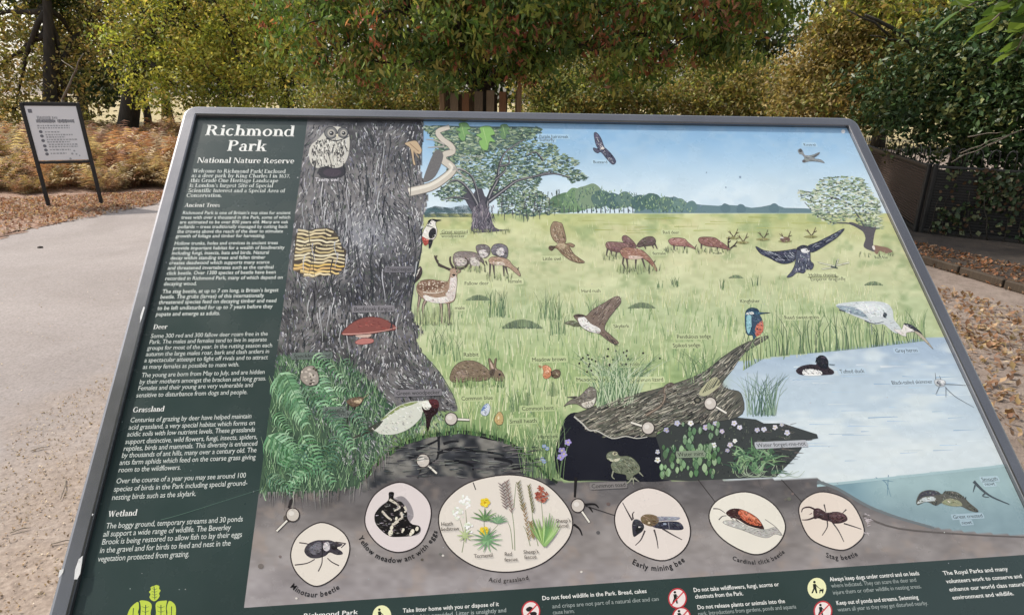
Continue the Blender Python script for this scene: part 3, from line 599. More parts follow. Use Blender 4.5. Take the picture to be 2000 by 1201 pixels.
class Art:
    """flat print on the panel, measured in photo pixels and laid out on the panel's own plane"""
    def __init__(s, slot=4): s.v = []; s.f = []; s.c = []; s.ox, s.oy, s.sc = 0, 0, 1.0; s.dz = 1.0e-6; s.fur = 0; s.desat = 0.0; s.z = SLOT[slot]; s.lev = 0; s.flood = None
    def zoom(s, ox, oy, sc): s.ox, s.oy, s.sc = ox, oy, sc; return s
    def _z(s):
        if s.flood is not None: s.lev = (s.lev + 17) % 40; return s.flood + s.lev * 1.0e-6
        s.z += s.dz; return s.z
    def begin_flood(s): s.flood = s.z + 1e-6; s.z += 41 * 1e-6
    def end_flood(s): s.flood = None
    def m(s, pts): p = np.atleast_2d(np.asarray(pts, float)); return np.c_[s.ox + p[:, 0] / s.sc, s.oy + p[:, 1] / s.sc]
    def put(s, q, faces, col, raw=False):
        """q: panel coordinates"""
        z = s._z(); b = len(s.v); q = np.asarray(q)
        u = np.clip(q[:, 0], .0004, PW - .0004); v = np.clip(q[:, 1], .0004, PH - .0004)
        s.v += [(a, -c, z) for a, c in zip(u, v)]; s.f += [tuple(b + i for i in f) for f in faces]
        col = np.asarray(col, float)
        s.c += ([tuple(col)] * len(q) if col.ndim == 1 else [tuple(x) for x in col])
    def poly(s, pts, col, sm=True, outline=None, n=4, mapped=False):
        P = np.asarray(pts, float) if mapped else s.m(pts)
        if sm: P = cr(P, True, n)
        q = uv(P); s.put(q, [tuple(range(len(q)))], col if callable(col) is False else np.array([col(*p) for p in P]))
        if s.fur and not callable(col):
            x, y = P[:, 0], P[:, 1]; ar = abs((x * np.roll(y, -1) - y * np.roll(x, -1)).sum()) / 2
            n = int(min(140, ar / 9 * s.fur))
            if n > 1:
                lo, hi = P.min(0), P.max(0); g = hash((round(lo[0]), round(hi[1]))) % 1000; rr = np.random.default_rng(g)
                Qs = rr.uniform(lo, hi, (n * 3, 2)); Qs = Qs[inside(Qs, P)][:n]; an = math.atan2(*(hi - lo)[::-1]) * .6 + rr.uniform(-.5, .5); cc = np.asarray(col, float)
                s.begin_flood()
                for q0 in Qs:
                    t = an + rr.normal(0, .35); L = rr.uniform(2.5, 6.5); k = rr.normal(0, 27) + (12 if q0[1] < (lo[1] + hi[1]) / 2 else -24)
                    e = np.array([q0, q0 + L * np.array([math.cos(t), math.sin(t)])])
                    if inside(e, P).all(): s.line(e, rr.uniform(.9, 2.0), np.clip(cc + k + rr.normal(0, 5, 3), 6, 250), .5, False, mapped=True)
                s.end_flood(); s.z -= 30e-6
        if outline: s.line(np.r_[P, P[:1]], outline[1] * (.75 if s.fur else 1), outline[0], sm=False, mapped=True)
        return s
    def line(s, pts, wd, col, w2=None, sm=True, n=4, mapped=False):
        P = np.asarray(pts, float) if mapped else s.m(pts)
        if sm and len(P) > 2: P = cr(P, False, n)
        T = np.gradient(P, axis=0); T /= (np.linalg.norm(T, axis=1)[:, None] + 1e-9); N = np.c_[-T[:, 1], T[:, 0]]
        k = len(P); ws = np.linspace(wd, wd if w2 is None else w2, k)[:, None] / 2
        q = uv(np.r_[P + N * ws, P - N * ws]); s.put(q, [(i, i + 1, k + i + 1, k + i) for i in range(k - 1)], col); return s
    def ell(s, cx, cy, rx, ry, col, rot=0, n=14, outline=None):
        a = np.linspace(0, 2 * np.pi, n, endpoint=False); c, r = math.cos(rot), math.sin(rot)
        P = np.c_[cx + rx * np.cos(a) * c - ry * np.sin(a) * r, cy + rx * np.cos(a) * r + ry * np.sin(a) * c]
        return s.poly(P, col, False, outline)
    def rect(s, x0, y0, x1, y1, col): return s.poly([(x0, y0), (x1, y0), (x1, y1), (x0, y1)], col, False)
    def build(s, name, parent, label=None):
        if s.desat: c = np.array(s.c); s.c = c * (1 - s.desat) + (c.mean(1, keepdims=True) + 4) * s.desat
        me = bpy.data.meshes.new(name); me.from_pydata(s.v, [], s.f)
        c4 = np.ones((len(s.v), 4), np.float32); c4[:, :3] = lin(np.clip(np.array(s.c), 0, 255)) * KP
        me.color_attributes.new('Col', 'FLOAT_COLOR', 'POINT').data.foreach_set('color', c4.ravel())
        me.materials.append(M_PRINT)
        # all print faces the reader
        me.update(); flip = np.zeros(len(me.polygons) * 3); me.polygons.foreach_get('normal', flip)
        o = obj(name, me, parent)
        if label: o['label'] = label
        return o
def inside(P, poly):
    x, y = P[:, 0], P[:, 1]; poly = np.asarray(poly, float); r = np.zeros(len(P), bool); j = len(poly) - 1
    for i in range(len(poly)):
        xi, yi = poly[i]; xj, yj = poly[j]
        r ^= ((yi > y) != (yj > y)) & (x < (xj - xi) * (y - yi) / (yj - yi + 1e-12) + xi); j = i
    return r
def vn(x, y, sc, seed):
    g = np.random.default_rng(seed).uniform(0, 1, (64, 64)); X = x / sc; Y = y / sc
    i = np.floor(X).astype(int); j = np.floor(Y).astype(int); fx = X - i; fy = Y - j; fx = fx * fx * (3 - 2 * fx); fy = fy * fy * (3 - 2 * fy)
    a = lambda p, q: g[p % 64, q % 64]
    return (a(i, j) * (1 - fx) + a(i + 1, j) * fx) * (1 - fy) + (a(i, j + 1) * (1 - fx) + a(i + 1, j + 1) * fx) * fy
def fbm(x, y, sc, seed): return .5 * vn(x, y, sc, seed) + .3 * vn(x, y, sc * .5, seed + 1) + .2 * vn(x, y, sc * .25, seed + 2)

# ------------------------------------------------------------------ lettering
_gl = {}
def sans(ch, bold):
    key = (ch, bold)
    if key in _gl: return _gl[key]
    def mk(txt):
        cu = bpy.data.curves.new('glyph', 'FONT'); cu.body = txt; cu.resolution_u = 2; cu.offset = .012 if bold else 0.0; cu.size = 1.0
        o = bpy.data.objects.new('glyph', cu); COL.objects.link(o); dg = bpy.context.evaluated_depsgraph_get(); dg.update()
        me = o.evaluated_get(dg).to_mesh(); V = np.array([(v.co.x, v.co.y) for v in me.vertices]).reshape(-1, 2); F = [tuple(p.vertices) for p in me.polygons]
        o.evaluated_get(dg).to_mesh_clear(); bpy.data.objects.remove(o); bpy.data.curves.remove(cu); return V, F
    if 'HH' not in _gl: a, _ = mk('HH'); _gl['HH'] = a[:, 0].max() - a[:, 0].min()
    V, F = mk(ch) if ch != ' ' else (np.zeros((0, 2)), [])
    w3, _ = mk('H' + ch + 'H'); adv = w3[:, 0].max() - w3[:, 0].min() - _gl['HH']
    _gl[key] = (V, F, max(adv, .15)); return _gl[key]
SX, SA, SC_ = .47, .74, .69
def serif(ch):
    key = ('s', ch)
    if key in _gl: return _gl[key]
    V = []; F = []
    def Q(*p): b = len(V); V.extend(p); F.append(tuple(range(b, b + len(p))))
    def Rr(x0, y0, x1, y1): Q((x0, y0), (x1, y0), (x1, y1), (x0, y1))
    def ring(cx, cy, rx, ry, ts, tt, a0, a1, n=12):
        b = len(V)
        for i in range(n + 1):
            a = math.radians(a0 + (a1 - a0) * i / n); c, s_ = math.cos(a), math.sin(a)
            V.append((cx + rx * c, cy + ry * s_)); V.append((cx + (rx - ts) * c, cy + (ry - tt) * s_))
        F.extend((b + 2 * i, b + 2 * i + 2, b + 2 * i + 3, b + 2 * i + 1) for i in range(n))
    T, t, sf, so_ = .145, .055, .045, .05
    def st(x, y0, y1, bl=1, br=1, tl=0, tr=0, w=T):
        Rr(x, y0, x + w, y1)
        if bl or br: Rr(x - so_ * bl, y0, x + w + so_ * br, y0 + sf)
        if tl or tr: Rr(x - so_ * tl, y1 - sf, x + w + so_ * tr, y1)
    def dg(x0, y0, x1, y1, w): Q((x0, y0), (x0 + w, y0), (x1 + w, y1), (x1, y1))
    x = SX; A = .5
    if ch == 'i': st(.07, 0, x, 1, 1, 1); ring(.135, .62, .075, .075, .07, .07, 0, 360); A = .28
    elif ch == 'l': st(.07, 0, SA, 1, 1, 1); A = .28
    elif ch == '1': st(.14, 0, .66, 1, 1); Q((.05, .5), (.15, .56), (.15, .66)); A = .4
    elif ch == 'o': ring(.26, x / 2, .24, x / 2 + .012, .125, .05, 0, 360, 18); A = .53
    elif ch == 'O': ring(.38, .345, .36, .36, .14, .055, 0, 360, 20); A = .77
    elif ch == 'c': ring(.24, x / 2, .22, x / 2 + .012, .125, .055, 40, 318); A = .45
    elif ch == 'C': ring(.36, .345, .34, .36, .14, .06, 40, 318, 16); Rr(.6, .46, .66, .69); A = .7
    elif ch == 'G': ring(.36, .345, .34, .36, .14, .06, 40, 330, 16); st(.55, .04, .34, 0, 0, 1, 1, .11); A = .76
    elif ch == 'e': ring(.24, x / 2, .22, x / 2 + .012, .115, .055, 0, 315); Rr(.1, .22, .45, .27); A = .47
    elif ch in 'dqa' and ch != 'a': ring(.22, x / 2, .21, x / 2 + .01, .12, .05, 50, 310); st(.34, 0 if ch == 'd' else -.2, SA if ch == 'd' else x, 0, 1, 1 if ch == 'd' else 0); A = .55
    elif ch == 'a': ring(.2, .14, .18, .15, .11, .045, 60, 300); Rr(.27, 0, .385, .34); Rr(.385, 0, .44, .05); ring(.22, .31, .165, .17, .115, .055, 0, 165); A = .46
    elif ch in 'bp': ring(.33, x / 2, .21, x / 2 + .01, .12, .05, -130, 130); st(.08, 0 if ch == 'b' else -.21, SA if ch == 'b' else x, 0 if ch == 'b' else 1, 0 if ch == 'b' else 1, 1); A = .56
    elif ch == 'g': ring(.22, .30, .18, .175, .1, .045, 0, 360); Rr(.33, .40, .47, .45); ring(.23, -.07, .21, .135, .08, .05, 0, 360); Rr(.1, .05, .3, .1); A = .48
    elif ch in 'hn': st(.07, 0, SA if ch == 'h' else x, 1, 1, 1); ring(.28, .28, .195, .2, .12, .07, 0, 130); st(.355, 0, .29, 1, 1); A = .56
    elif ch == 'm':
        st(.07, 0, x, 1, 1, 1)
        for dx in (0, .27): ring(.27 + dx, .28, .185, .2, .12, .07, 0, 130); st(.335 + dx, 0, .29, .6, .6)
        A = .82
    elif ch == 'u': st(.07, .17, x, 0, 0, 1); ring(.26, .19, .19, .2, .12, .07, 180, 320); st(.345, 0, x, 0, 1, 1); A = .56
    elif ch == 'r': st(.07, 0, x, 1, 1, 1); ring(.3, .27, .17, .21, .1, .09, 35, 140); A = .41
    elif ch == 'k': st(.07, 0, SA, 1, 1, 1); dg(.19, .2, .37, .44, .07); dg(.25, .27, .37, .02, .14); Rr(.33, 0, .56, sf); Rr(.32, .43, .5, .47); A = .55
    elif ch == 's': ring(.2, .345, .165, .13, .1, .055, 20, 250); ring(.2, .12, .18, .135, .11, .055, -160, 75); A = .41
    elif ch == 'S': ring(.27, .51, .22, .19, .13, .06, 20, 260); ring(.27, .18, .25, .2, .14, .06, -160, 80); A = .55
    elif ch == 't': Rr(.1, .06, .225, .6); Rr(.02, x - .05, .34, x); ring(.25, .1, .15, .11, .1, .05, 180, 320); A = .36
    elif ch == 'f': st(.09, 0, .56, 1, 1); ring(.25, .55, .16, .19, .12, .06, 40, 180); Rr(.02, x - .05, .35, x); A = .35
    elif ch in 'vy':
        dg(.2, 0, .03, x, .14); dg(.24, 0, .41, x, .06); Rr(-.01, x - sf, .22, x); Rr(.34, x - sf, .54, x); A = .52
        if ch == 'y': dg(.1, -.2, .24, .02, .07); ring(.1, -.16, .07, .06, .06, .05, 0, 360)
    elif ch in 'wW':
        h = x if ch == 'w' else SC_; s_ = 1 if ch == 'w' else 1.3
        for dx in (0, .27 * s_): dg((.17 * s_ + dx), 0, .02 + dx, h, .13); dg(.2 * s_ + dx, 0, .3 * s_ + dx, h, .055)
        Rr(-.02, h - sf, .2, h); Rr(.52 * s_, h - sf, .7 * s_, h); A = .72 * s_
    elif ch in 'RPDB':
        st(.08, 0, SC_, 1, 1, 1)
        if ch == 'D': ring(.26, .345, .4, .345, .14, .05, -90, 90, 14); Rr(.2, 0, .27, .05); Rr(.2, .64, .27, .69); A = .72
        else:
            ring(.28, .51, .26, .18, .13, .05, -90, 90); Rr(.2, .64, .29, .69); Rr(.2, .33, .29, .38); A = .6
            if ch == 'R': dg(.48, 0, .27, .36, .15); Rr(.47, 0, .72, sf); A = .72
    elif ch == 'N': st(.07, 0, SC_, 1, 1, 1, 0, .06); dg(.53, 0, .06, SC_, .15); st(.62, 0, SC_, 0, 0, 1, 1, .06); A = .76
    elif ch == 'A': dg(.06, 0, .3, SC_, .06); dg(.5, 0, .28, SC_, .15); Rr(.17, .2, .52, .25); Rr(-.01, 0, .2, sf); Rr(.43, 0, .73, sf); A = .72
    elif ch == 'T': st(.25, 0, SC_, 1, 1); Rr(.02, .64, .6, .69); Rr(.02, .52, .07, .69); Rr(.55, .52, .6, .69); A = .62
    elif ch == 'H': st(.08, 0, SC_, 1, 1, 1, 1); st(.52, 0, SC_, 1, 1, 1, 1); Rr(.2, .32, .53, .38); A = .76
    elif ch in 'EL':
        st(.08, 0, SC_, 1, 1, 1, 1); Rr(.1, 0, .55, .05); Rr(.5, 0, .55, .19); A = .6
        if ch == 'E': Rr(.1, .64, .53, .69); Rr(.48, .52, .53, .69); Rr(.2, .33, .42, .38)
    elif ch == 'I': st(.1, 0, SC_, 1, 1, 1, 1); A = .34
    elif ch == 'K': st(.08, 0, SC_, 1, 1, 1, 1); dg(.2, .3, .46, .67, .07); dg(.5, 0, .27, .4, .16); Rr(.46, 0, .74, sf); Rr(.4, .65, .64, .69); A = .73
    elif ch == '6': ring(.24, .21, .2, .22, .11, .05, 0, 360); ring(.34, .33, .3, .33, .12, .06, 100, 190); A = .47
    elif ch == '3': ring(.2, .5, .17, .17, .11, .05, -90, 160); ring(.2, .19, .2, .2, .12, .05, -150, 90); A = .45
    elif ch == '7': Rr(.03, .6, .45, .67); dg(.14, 0, .37, .62, .09); A = .46
    elif ch in '.,!': ring(.1, .06, .075, .075, .07, .07, 0, 360); A = .22; (Q((.1, 0), (.17, .05), (.07, -.12)) if ch == ',' else None); (Rr(.05, .2, .15, .68) if ch == '!' else None)
    elif ch in "'\u2019": Rr(.05, .5, .13, .72); A = .2
    else: A = .27
    _gl[key] = (np.array(V, float).reshape(-1, 2), F, A); return _gl[key]
def text(art, txt, x0, y0, x1, hpx, col=(238, 240, 236), font='sans', bold=False, glow=None):
    """one line: baseline starts at photo pixel (x0, y0) and the line ends at photo column x1; hpx = capital height in photo pixels"""
    u0, v0 = uv([(x0, y0)])[0]; lo, hi = u0, PW + .2
    for _ in range(40):
        mid = (lo + hi) / 2
        if px([(mid, v0)])[0][0] < x1: lo = mid
        else: hi = mid
    u1 = lo; cap = v0 - uv([(x0, y0 - hpx)])[0][1]
    gs = [(serif(c) if font == 'serif' else sans(c, bold)) for c in txt]; tot = sum(g[2] for g in gs)
    sx = (u1 - u0) / tot; sy = cap / .69; x = u0; V = []; F = []
    if glow is not None:
        q = np.array([(u0 - cap * .35, v0 + cap * .38), (u1 + cap * .35, v0 + cap * .38), (u1 + cap * .5, v0 - cap * .4), (u1 + cap * .3, v0 - cap * 1.3), (u0 - cap * .3, v0 - cap * 1.3), (u0 - cap * .5, v0 - cap * .4)]); art.put(q, [tuple(range(6))], glow)
    for g in gs:
        if len(g[0]) and x < PW - .002:
            b = len(V); V += [(x + p[0] * sx, v0 - p[1] * sy) for p in g[0]]; F += [tuple(b + i for i in f) for f in g[1]]
        x += g[2] * sx
    if V: art.put(np.array(V), F, col)
def arc_text(art, txt, P, a0, a1, rad, hgt, col=(35, 33, 36)):
    """letters set round the lower edge of a printed oval P (photo pixels), from angle a0 to a1 (degrees, panel plane, 90 = straight down)"""
    q = uv(P); c = (q.max(0) + q.min(0)) / 2; R = (q.max(0) - q.min(0)) / 2 + rad; gs = [sans(ch, True) for ch in txt]; tot = sum(g[2] for g in gs); s = 0
    for g in gs:
        a = math.radians(a0 + (a1 - a0) * (s + g[2] / 2) / tot); s += g[2]
        if not len(g[0]): continue
        o = c + R * np.array([math.cos(a), math.sin(a)]); tx = np.array([math.sin(a), -math.cos(a)]); dn = np.array([math.cos(a), math.sin(a)])
        sc = min(hgt / .69, R.mean() * abs(math.radians(a1 - a0)) / tot); V = [o + tx * ((p[0] - g[2] / 2) * sc) - dn * (p[1] * sc) + dn * hgt for p in g[0]]
        art.put(np.array(V), g[1], col)
# ------------------------------------------------------------------ the printed sheet
GREEN = (53, 68, 67)
a = Art(0); gu = np.linspace(0, PW, 40); gv = np.linspace(0, PH, 30)
q = np.array([(u, v) for v in gv for u in gu]); a.put(q, [(j * 40 + i, j * 40 + i + 1, (j + 1) * 40 + i + 1, (j + 1) * 40 + i) for j in range(29) for i in range(39)], np.array(GREEN) * (.94 + .12 * vn(q[:, 0] * 100, q[:, 1] * 100, 9, 3))[:, None])
PANEL = a.build('printed_panel', None); bpart(PANEL); PANEL['label'] = 'dark green printed sheet with white text and a wildlife painting'
UI, VB = .192, .8083                            # picture's left edge and lower edge on the sheet
# painted ground: sky, field, pond, earth, bark
def pl(x, pts): xs, ys = zip(*pts); return np.interp(x, xs, ys)
def ss(a, b, x): t = np.clip((x - a) / (b - a), 0, 1); return t * t * (3 - 2 * t)
TRUNK_R = [(828, 236), (822, 330), (836, 382), (826, 426), (825, 443), (823, 486), (807, 556), (801, 601), (814, 621), (828, 644), (812, 660), (824, 686), (857, 722), (885, 769), (893, 795), (860, 830), (800, 850)]
EARTH = [(490, 962), (560, 962), (640, 958), (700, 950), (715, 925), (745, 893), (790, 860), (840, 845), (900, 838), (950, 845), (1000, 862), (1040, 895), (1070, 925), (1090, 938), (1600, 932), (1640, 950), (1700, 985), (1760, 1008), (1830, 1028), (1900, 1037), (2010, 1044)]
def basecol(x, y):
    n1 = fbm(x, y * 1.6, 70, 1)[:, None]; n2 = fbm(x, y * 1.3, 34, 7)[:, None]; n3 = vn(x, y * 2.2, 14, 13)[:, None]
    def lerp(A, B_, t): return np.array(A, float) * (1 - t) + np.array(B_, float) * t
    Y = y[:, None]; X = x[:, None]
    sky_ = lerp((128, 184, 234), (205, 230, 246), ss(243, 385, Y)); sky_ = lerp(sky_, (222, 236, 246), ss(330, 400, Y) * .6 * n1) + (n1 - .5) * 14
    sky_ = lerp(sky_, (176, 210, 238), ss(.45, .7, n2) * .3)
    f0 = lerp((194, 202, 124), (206, 210, 154), ss(415, 500, Y)); f0 = lerp(f0, (188, 204, 148), ss(500, 600, Y)); f0 = lerp(f0, (160, 188, 118), ss(620, 740, Y)); f0 = lerp(f0, (116, 154, 90), ss(760, 880, Y))
    f0 = lerp(f0, (222, 226, 172), ss(.5, .75, n1) * .55); f0 = lerp(f0, (128, 160, 96), ss(.52, .8, n2) * .5); f0 = lerp(f0, (222, 206, 150), ss(.55, .85, fbm(x + 300, y * 2, 50, 21)[:, None]) * .4 * ss(640, 420, Y))
    f0 = f0 + (n3 - .5) * 16
    wt = lerp((160, 186, 214), (184, 206, 224), ss(670, 760, Y)); wt = lerp(wt, (212, 226, 232), ss(.42, .7, fbm(x, y * 3, 90, 31)[:, None]) * .8); wt = lerp(wt, (218, 229, 232), ss(800, 880, Y) * .7); wt = wt + (n3 - .5) * 10
    uw = lerp((150, 184, 190), (128, 160, 172), ss(940, 1020, Y)); uw = lerp(uw, (92, 138, 162), ss(1750, 1650, X) * .6) + (n2 - .5) * 20
    ea = lerp((96, 93, 95), (142, 136, 135), ss(930, 1060, Y)); ea = lerp(ea, (156, 150, 152), ss(1060, 1150, Y)); ea = ea + (n1 - .5) * 46 + (n3 - .5) * 14; ea = lerp(ea, (168, 150, 138), ss(.55, .8, n2) * .35)
    hill = lerp((56, 58, 64), (128, 126, 122), ss(.35, .7, n2)) + (n3 - .5) * 30
    bk = lerp((70, 69, 72), (120, 117, 118), ss(.3, .7, n1)) + (n2 - .5) * 36 + (n3 - .5) * 30; bk = lerp(bk, (150, 152, 162), np.exp(-(((X - 715) / 70) ** 2 + ((Y - 455) / 45) ** 2)) * .8)
    c = np.where(Y < pl(x, [(500, 413), (2100, 413)])[:, None], sky_, f0)
    wy = pl(x, [(1380, 760), (1425, 705), (1540, 692), (1700, 672), (1830, 655), (2000, 650)]); wm = ((y > wy) & (x > 1425 - .35 * (y - 705).clip(0))).astype(float)[:, None]
    c = lerp(c, wt, wm * ss(1370, 1440, X))
    ul = pl(x, [(1600, 945), (1975, 905), (2100, 892)]); um = (y > ul)[:, None] & (X > 1600); c = np.where(um, uw, c)
    em = (y > pl(x, EARTH))[:, None]; c = np.where(em, ea, c)
    hl = em & (X > 705) & (X < 1085) & (Y < pl(x, [(705, 955), (760, 930), (830, 918), (1000, 930), (1085, 940)])[:, None] + 6); c = np.where(hl, hill, c)
    tr = pl(y, [(p[1], p[0]) for p in TRUNK_R[:15]]); tm = (x < tr) & (y < 800); c = np.where(tm[:, None], bk, c)
    fm = (x < pl(y, [(680, 600), (720, 700), (800, 780), (850, 760), (965, 700)])) & (y > 690) & (y < pl(x, EARTH)); c = np.where((fm)[:, None], lerp((52, 74, 62), (84, 118, 84), n2), c)
    g = c.mean(1, keepdims=True); c = np.where((~tm[:, None]) & (~em), g * .24 + c * .76 + 2, c)
    return np.clip(c, 8, 250)
a = Art(1); NU, NV = 400, 300; gu = np.linspace(UI, PW - .0005, NU); gv = np.linspace(.0005, VB, NV); q = np.stack(np.meshgrid(gu, gv), -1).reshape(-1, 2); P = px(q)
a.put(q, [(j * NU + i, j * NU + i + 1, (j + 1) * NU + i + 1, (j + 1) * NU + i) for j in range(NV - 1) for i in range(NU - 1)], basecol(P[:, 0], P[:, 1]))
PIC = a.build('painting', PANEL, 'wildlife painting of an ancient oak, meadow, log and pond')
R1 = random.Random(3)
def U(a, b): return R1.uniform(a, b)
def jit(c, d=14): k = U(-d, d); return tuple(min(252, max(6, v + k + U(-d, d) * .3)) for v in c)
def flood(art, n, region, fn):
    art.begin_flood(); reg = np.asarray(region, float); lo, hi = reg.min(0), reg.max(0); k = 0
    while k < n:
        P = np.c_[[U(lo[0], hi[0]) for _ in range(400)], [U(lo[1], hi[1]) for _ in range(400)]]
        for p in P[inside(P, reg)]:
            fn(p[0], p[1]); k += 1
            if k >= n: break
    art.end_flood()
def child(a, name, label=None): return a.build(name, PANEL, label)
def pix_left(y): # left edge of the picture at photo row y
    lo, hi = 300, 700
    for _ in range(30):
        mid = (lo + hi) / 2
        if uv([(mid, y)])[0][0] < UI: lo = mid
        else: hi = mid
    return hi
# tree line and distant trees
a = Art(1)
def band(pts, y0, col): a.poly([(pts[0][0], y0)] + pts + [(pts[-1][0], y0)], col, False)
band([(828, 405), (850, 398), (880, 402), (905, 396), (925, 400)], 420, (88, 118, 126))
band([(1240, 412), (1245, 384), (1262, 376), (1290, 384), (1320, 380), (1345, 392), (1372, 396), (1405, 398), (1420, 396), (1450, 398), (1470, 402), (1490, 400), (1515, 395), (1535, 402), (1575, 403), (1610, 406)], 412.5, (108, 134, 142))
for x, y, r, c in [(1100, 395, 24, (96, 126, 96)), (1128, 388, 26, (120, 150, 112)), (1152, 380, 26, (128, 150, 124)), (1175, 384, 20, (92, 118, 112)), (1200, 390, 18, (84, 110, 112)), (1222, 386, 17, (104, 130, 122)), (1250, 392, 17, (80, 108, 108)), (1275, 390, 19, (84, 112, 106)), (1302, 394, 16, (96, 122, 116)), (1330, 396, 14, (112, 140, 134)), (1352, 400, 12, (104, 132, 132)), (1420, 403, 10, (98, 124, 132)), (1450, 404, 10, (98, 124, 134)), (1515, 403, 10, (100, 126, 136))]:
    a.poly([(x + r * math.cos(t) * U(.85, 1.15), min(412, y + r * .95 * math.sin(t) * U(.85, 1.1))) for t in np.linspace(0, 6.28, 11)[:-1]], c)
flood(a, 420, [(1085, 412), (1090, 385), (1130, 365), (1165, 362), (1240, 376), (1300, 380), (1360, 396), (1350, 411)], lambda x, y: a.line([(x, y), (x + U(-4, 4), y - U(2, 7))], U(1.5, 3), jit(R1.choice([(74, 100, 92), (120, 148, 118), (150, 176, 140), (88, 112, 110)])), .6, False))
for x in range(1085, 1240, 9): a.line([(x, 412), (x + U(-2, 2), 398)], U(1.5, 3), jit((70, 76, 82)), 1, False)
child(a, 'printed_tree_line')['kind'] = 'stuff'
# field texture
a = Art(1)
def grass(x, y):
    k = (y - 420) / 450.0; L = U(5, 12) + k * U(10, 42); t = U(-.32, .32)
    c = R1.choice([(204, 216, 156), (168, 194, 128), (142, 174, 108), (220, 226, 178), (120, 152, 98), (186, 206, 134), (212, 220, 164)]) if y > 600 else R1.choice([(212, 218, 160), (196, 206, 142), (226, 226, 180), (184, 196, 132)])
    a.line([(x, y), (x + L * t * .4, y - L * .6), (x + L * t, y - L)], .9 + k * 1.6, jit(c, 12), .3, True, 2)
flood(a, 620, [(835, 440), (1650, 420), (1760, 560), (1640, 600), (1440, 600), (830, 610)], grass)
flood(a, 2300, [(818, 600), (1450, 560), (1700, 560), (1820, 640), (1540, 700), (1440, 690), (1330, 740), (1110, 800), (1075, 930), (1000, 860), (900, 830), (885, 760), (815, 660)], grass)
for _ in range(26):
    x, y = U(1080, 1640), U(420, 452); a.line([(x, y), (x + U(20, 60), y + U(-1, 1))], U(.8, 1.8), jit((176, 186, 92), 16), .4, False)
a.begin_flood()
for x, y, r in [(935, 575, 24), (1020, 625, 40), (1255, 590, 26), (1440, 535, 14), (1710, 548, 18)]:
    for _ in range(int(r * 7)):
        t = U(-1, 1); h = (1 - t * t) * r * .42; k = U(0, 1); a.line([(x + t * r, y + r * .34 - h * k * .3), (x + t * r * 1.04 + U(-1, 1), y + r * .3 - h)], U(.8, 1.7), jit((100, 118, 92) if k < .6 else (136, 158, 112), 14), .4, False)
def tuft(x, y, n, L, sp, cols, w=1.6):
    for _ in range(n):
        t = U(-1, 1) * sp; l = L * U(.55, 1); b_ = U(-1, 1) * L * .32; a.line([(x + b_, y + U(-3, 3)), (x + b_ + t * l * .35, y - l * .6), (x + b_ + t * l, y - l * (1 - .25 * abs(t)))], w * U(.6, 1.1), jit(R1.choice(cols), 12), .3, True, 2)
DK = [(98, 128, 86), (80, 108, 76), (136, 168, 110), (116, 146, 98), (168, 194, 134)]
for x, y, n, L in [(975, 615, 26, 60), (1075, 620, 26, 62), (1090, 650, 20, 50), (950, 590, 10, 30), (900, 700, 12, 55), (1290, 560, 8, 22), (1320, 555, 8, 20), (1480, 555, 8, 24), (1410, 560, 8, 22), (1060, 930, 60, 110), (1045, 920, 30, 90), (1085, 870, 20, 70), (860, 690, 16, 60), (1010, 800, 16, 50)]: tuft(x, y, n, L, .35, DK)
tuft(1205, 790, 190, 124, .75, [(166, 192, 146), (110, 146, 102), (206, 220, 184), (84, 118, 82)], 1.9)
for _ in range(34):
    t = U(-.75, .75); l = 118 * U(.6, 1); a.ell(1205 + t * l, 790 - l * (1 - .25 * abs(t)), 2.2, 2.2, (52, 48, 48), n=7)
tuft(1370, 745, 46, 78, .6, DK)
tuft(1165, 612, 16, 44, .5, DK, 1.5)
for x in range(1455, 1815, 3):
    y = pl(x, [(1455, 720), (1500, 694), (1640, 682), (1700, 676), (1815, 662)]); l = U(40, 92) * (1 - .3 * (x > 1700)); a.line([(x, y), (x + U(-8, 4), y - l * .6), (x + U(-22, 14), y - l)], 2.2, jit(R1.choice(DK + [(168, 192, 130)]), 14), .4, True, 2)
tuft(1490, 808, 60, 90, .55, [(96, 130, 110), (128, 160, 130), (70, 104, 86), (156, 184, 160)], 1.8)
a.end_flood(); a.desat = .2; child(a, 'printed_grass')['kind'] = 'stuff'
# pond ripples and log island
a = Art(1)
for _ in range(60):
    x, y = U(1480, 1900), U(690, 900); a.line([(x, y), (x + U(15, 60), y + U(-2, 1))], U(.8, 2), jit(R1.choice([(150, 180, 210), (226, 234, 240), (176, 202, 226)]), 8), .3, False)
for k in range(5): a.zoom(1500, 620, 3.532).line([(150 + k * 6, 395 + k * 12), (300, 425 + k * 10), (500 - k * 8, 405 + k * 10)], 1.1, (206, 220, 234), .3)
a.zoom(0, 0, 1); a.line([(1700, 813), (1750, 811), (1758, 812)], 1.6, (138, 172, 206), .5); a.line([(1690, 1005), (1760, 1030), (1900, 1042), (2010, 1047)], 4, (98, 92, 90), 3)
for p in [((1715, 930), (1735, 940), (1745, 968)), ((1740, 925), (1738, 965)), ((1712, 932), (1750, 938))]: a.line(p, 1.6, (86, 124, 150), .6)
a.line([(1600, 946), (1800, 925), (1975, 906), (2010, 902)], 5, (168, 194, 200), 5); a.line([(1600, 938), (1640, 952), (1700, 986), (1760, 1009), (1830, 1029)], 6, (112, 120, 124), 5); child(a, 'printed_pond')['kind'] = 'stuff'
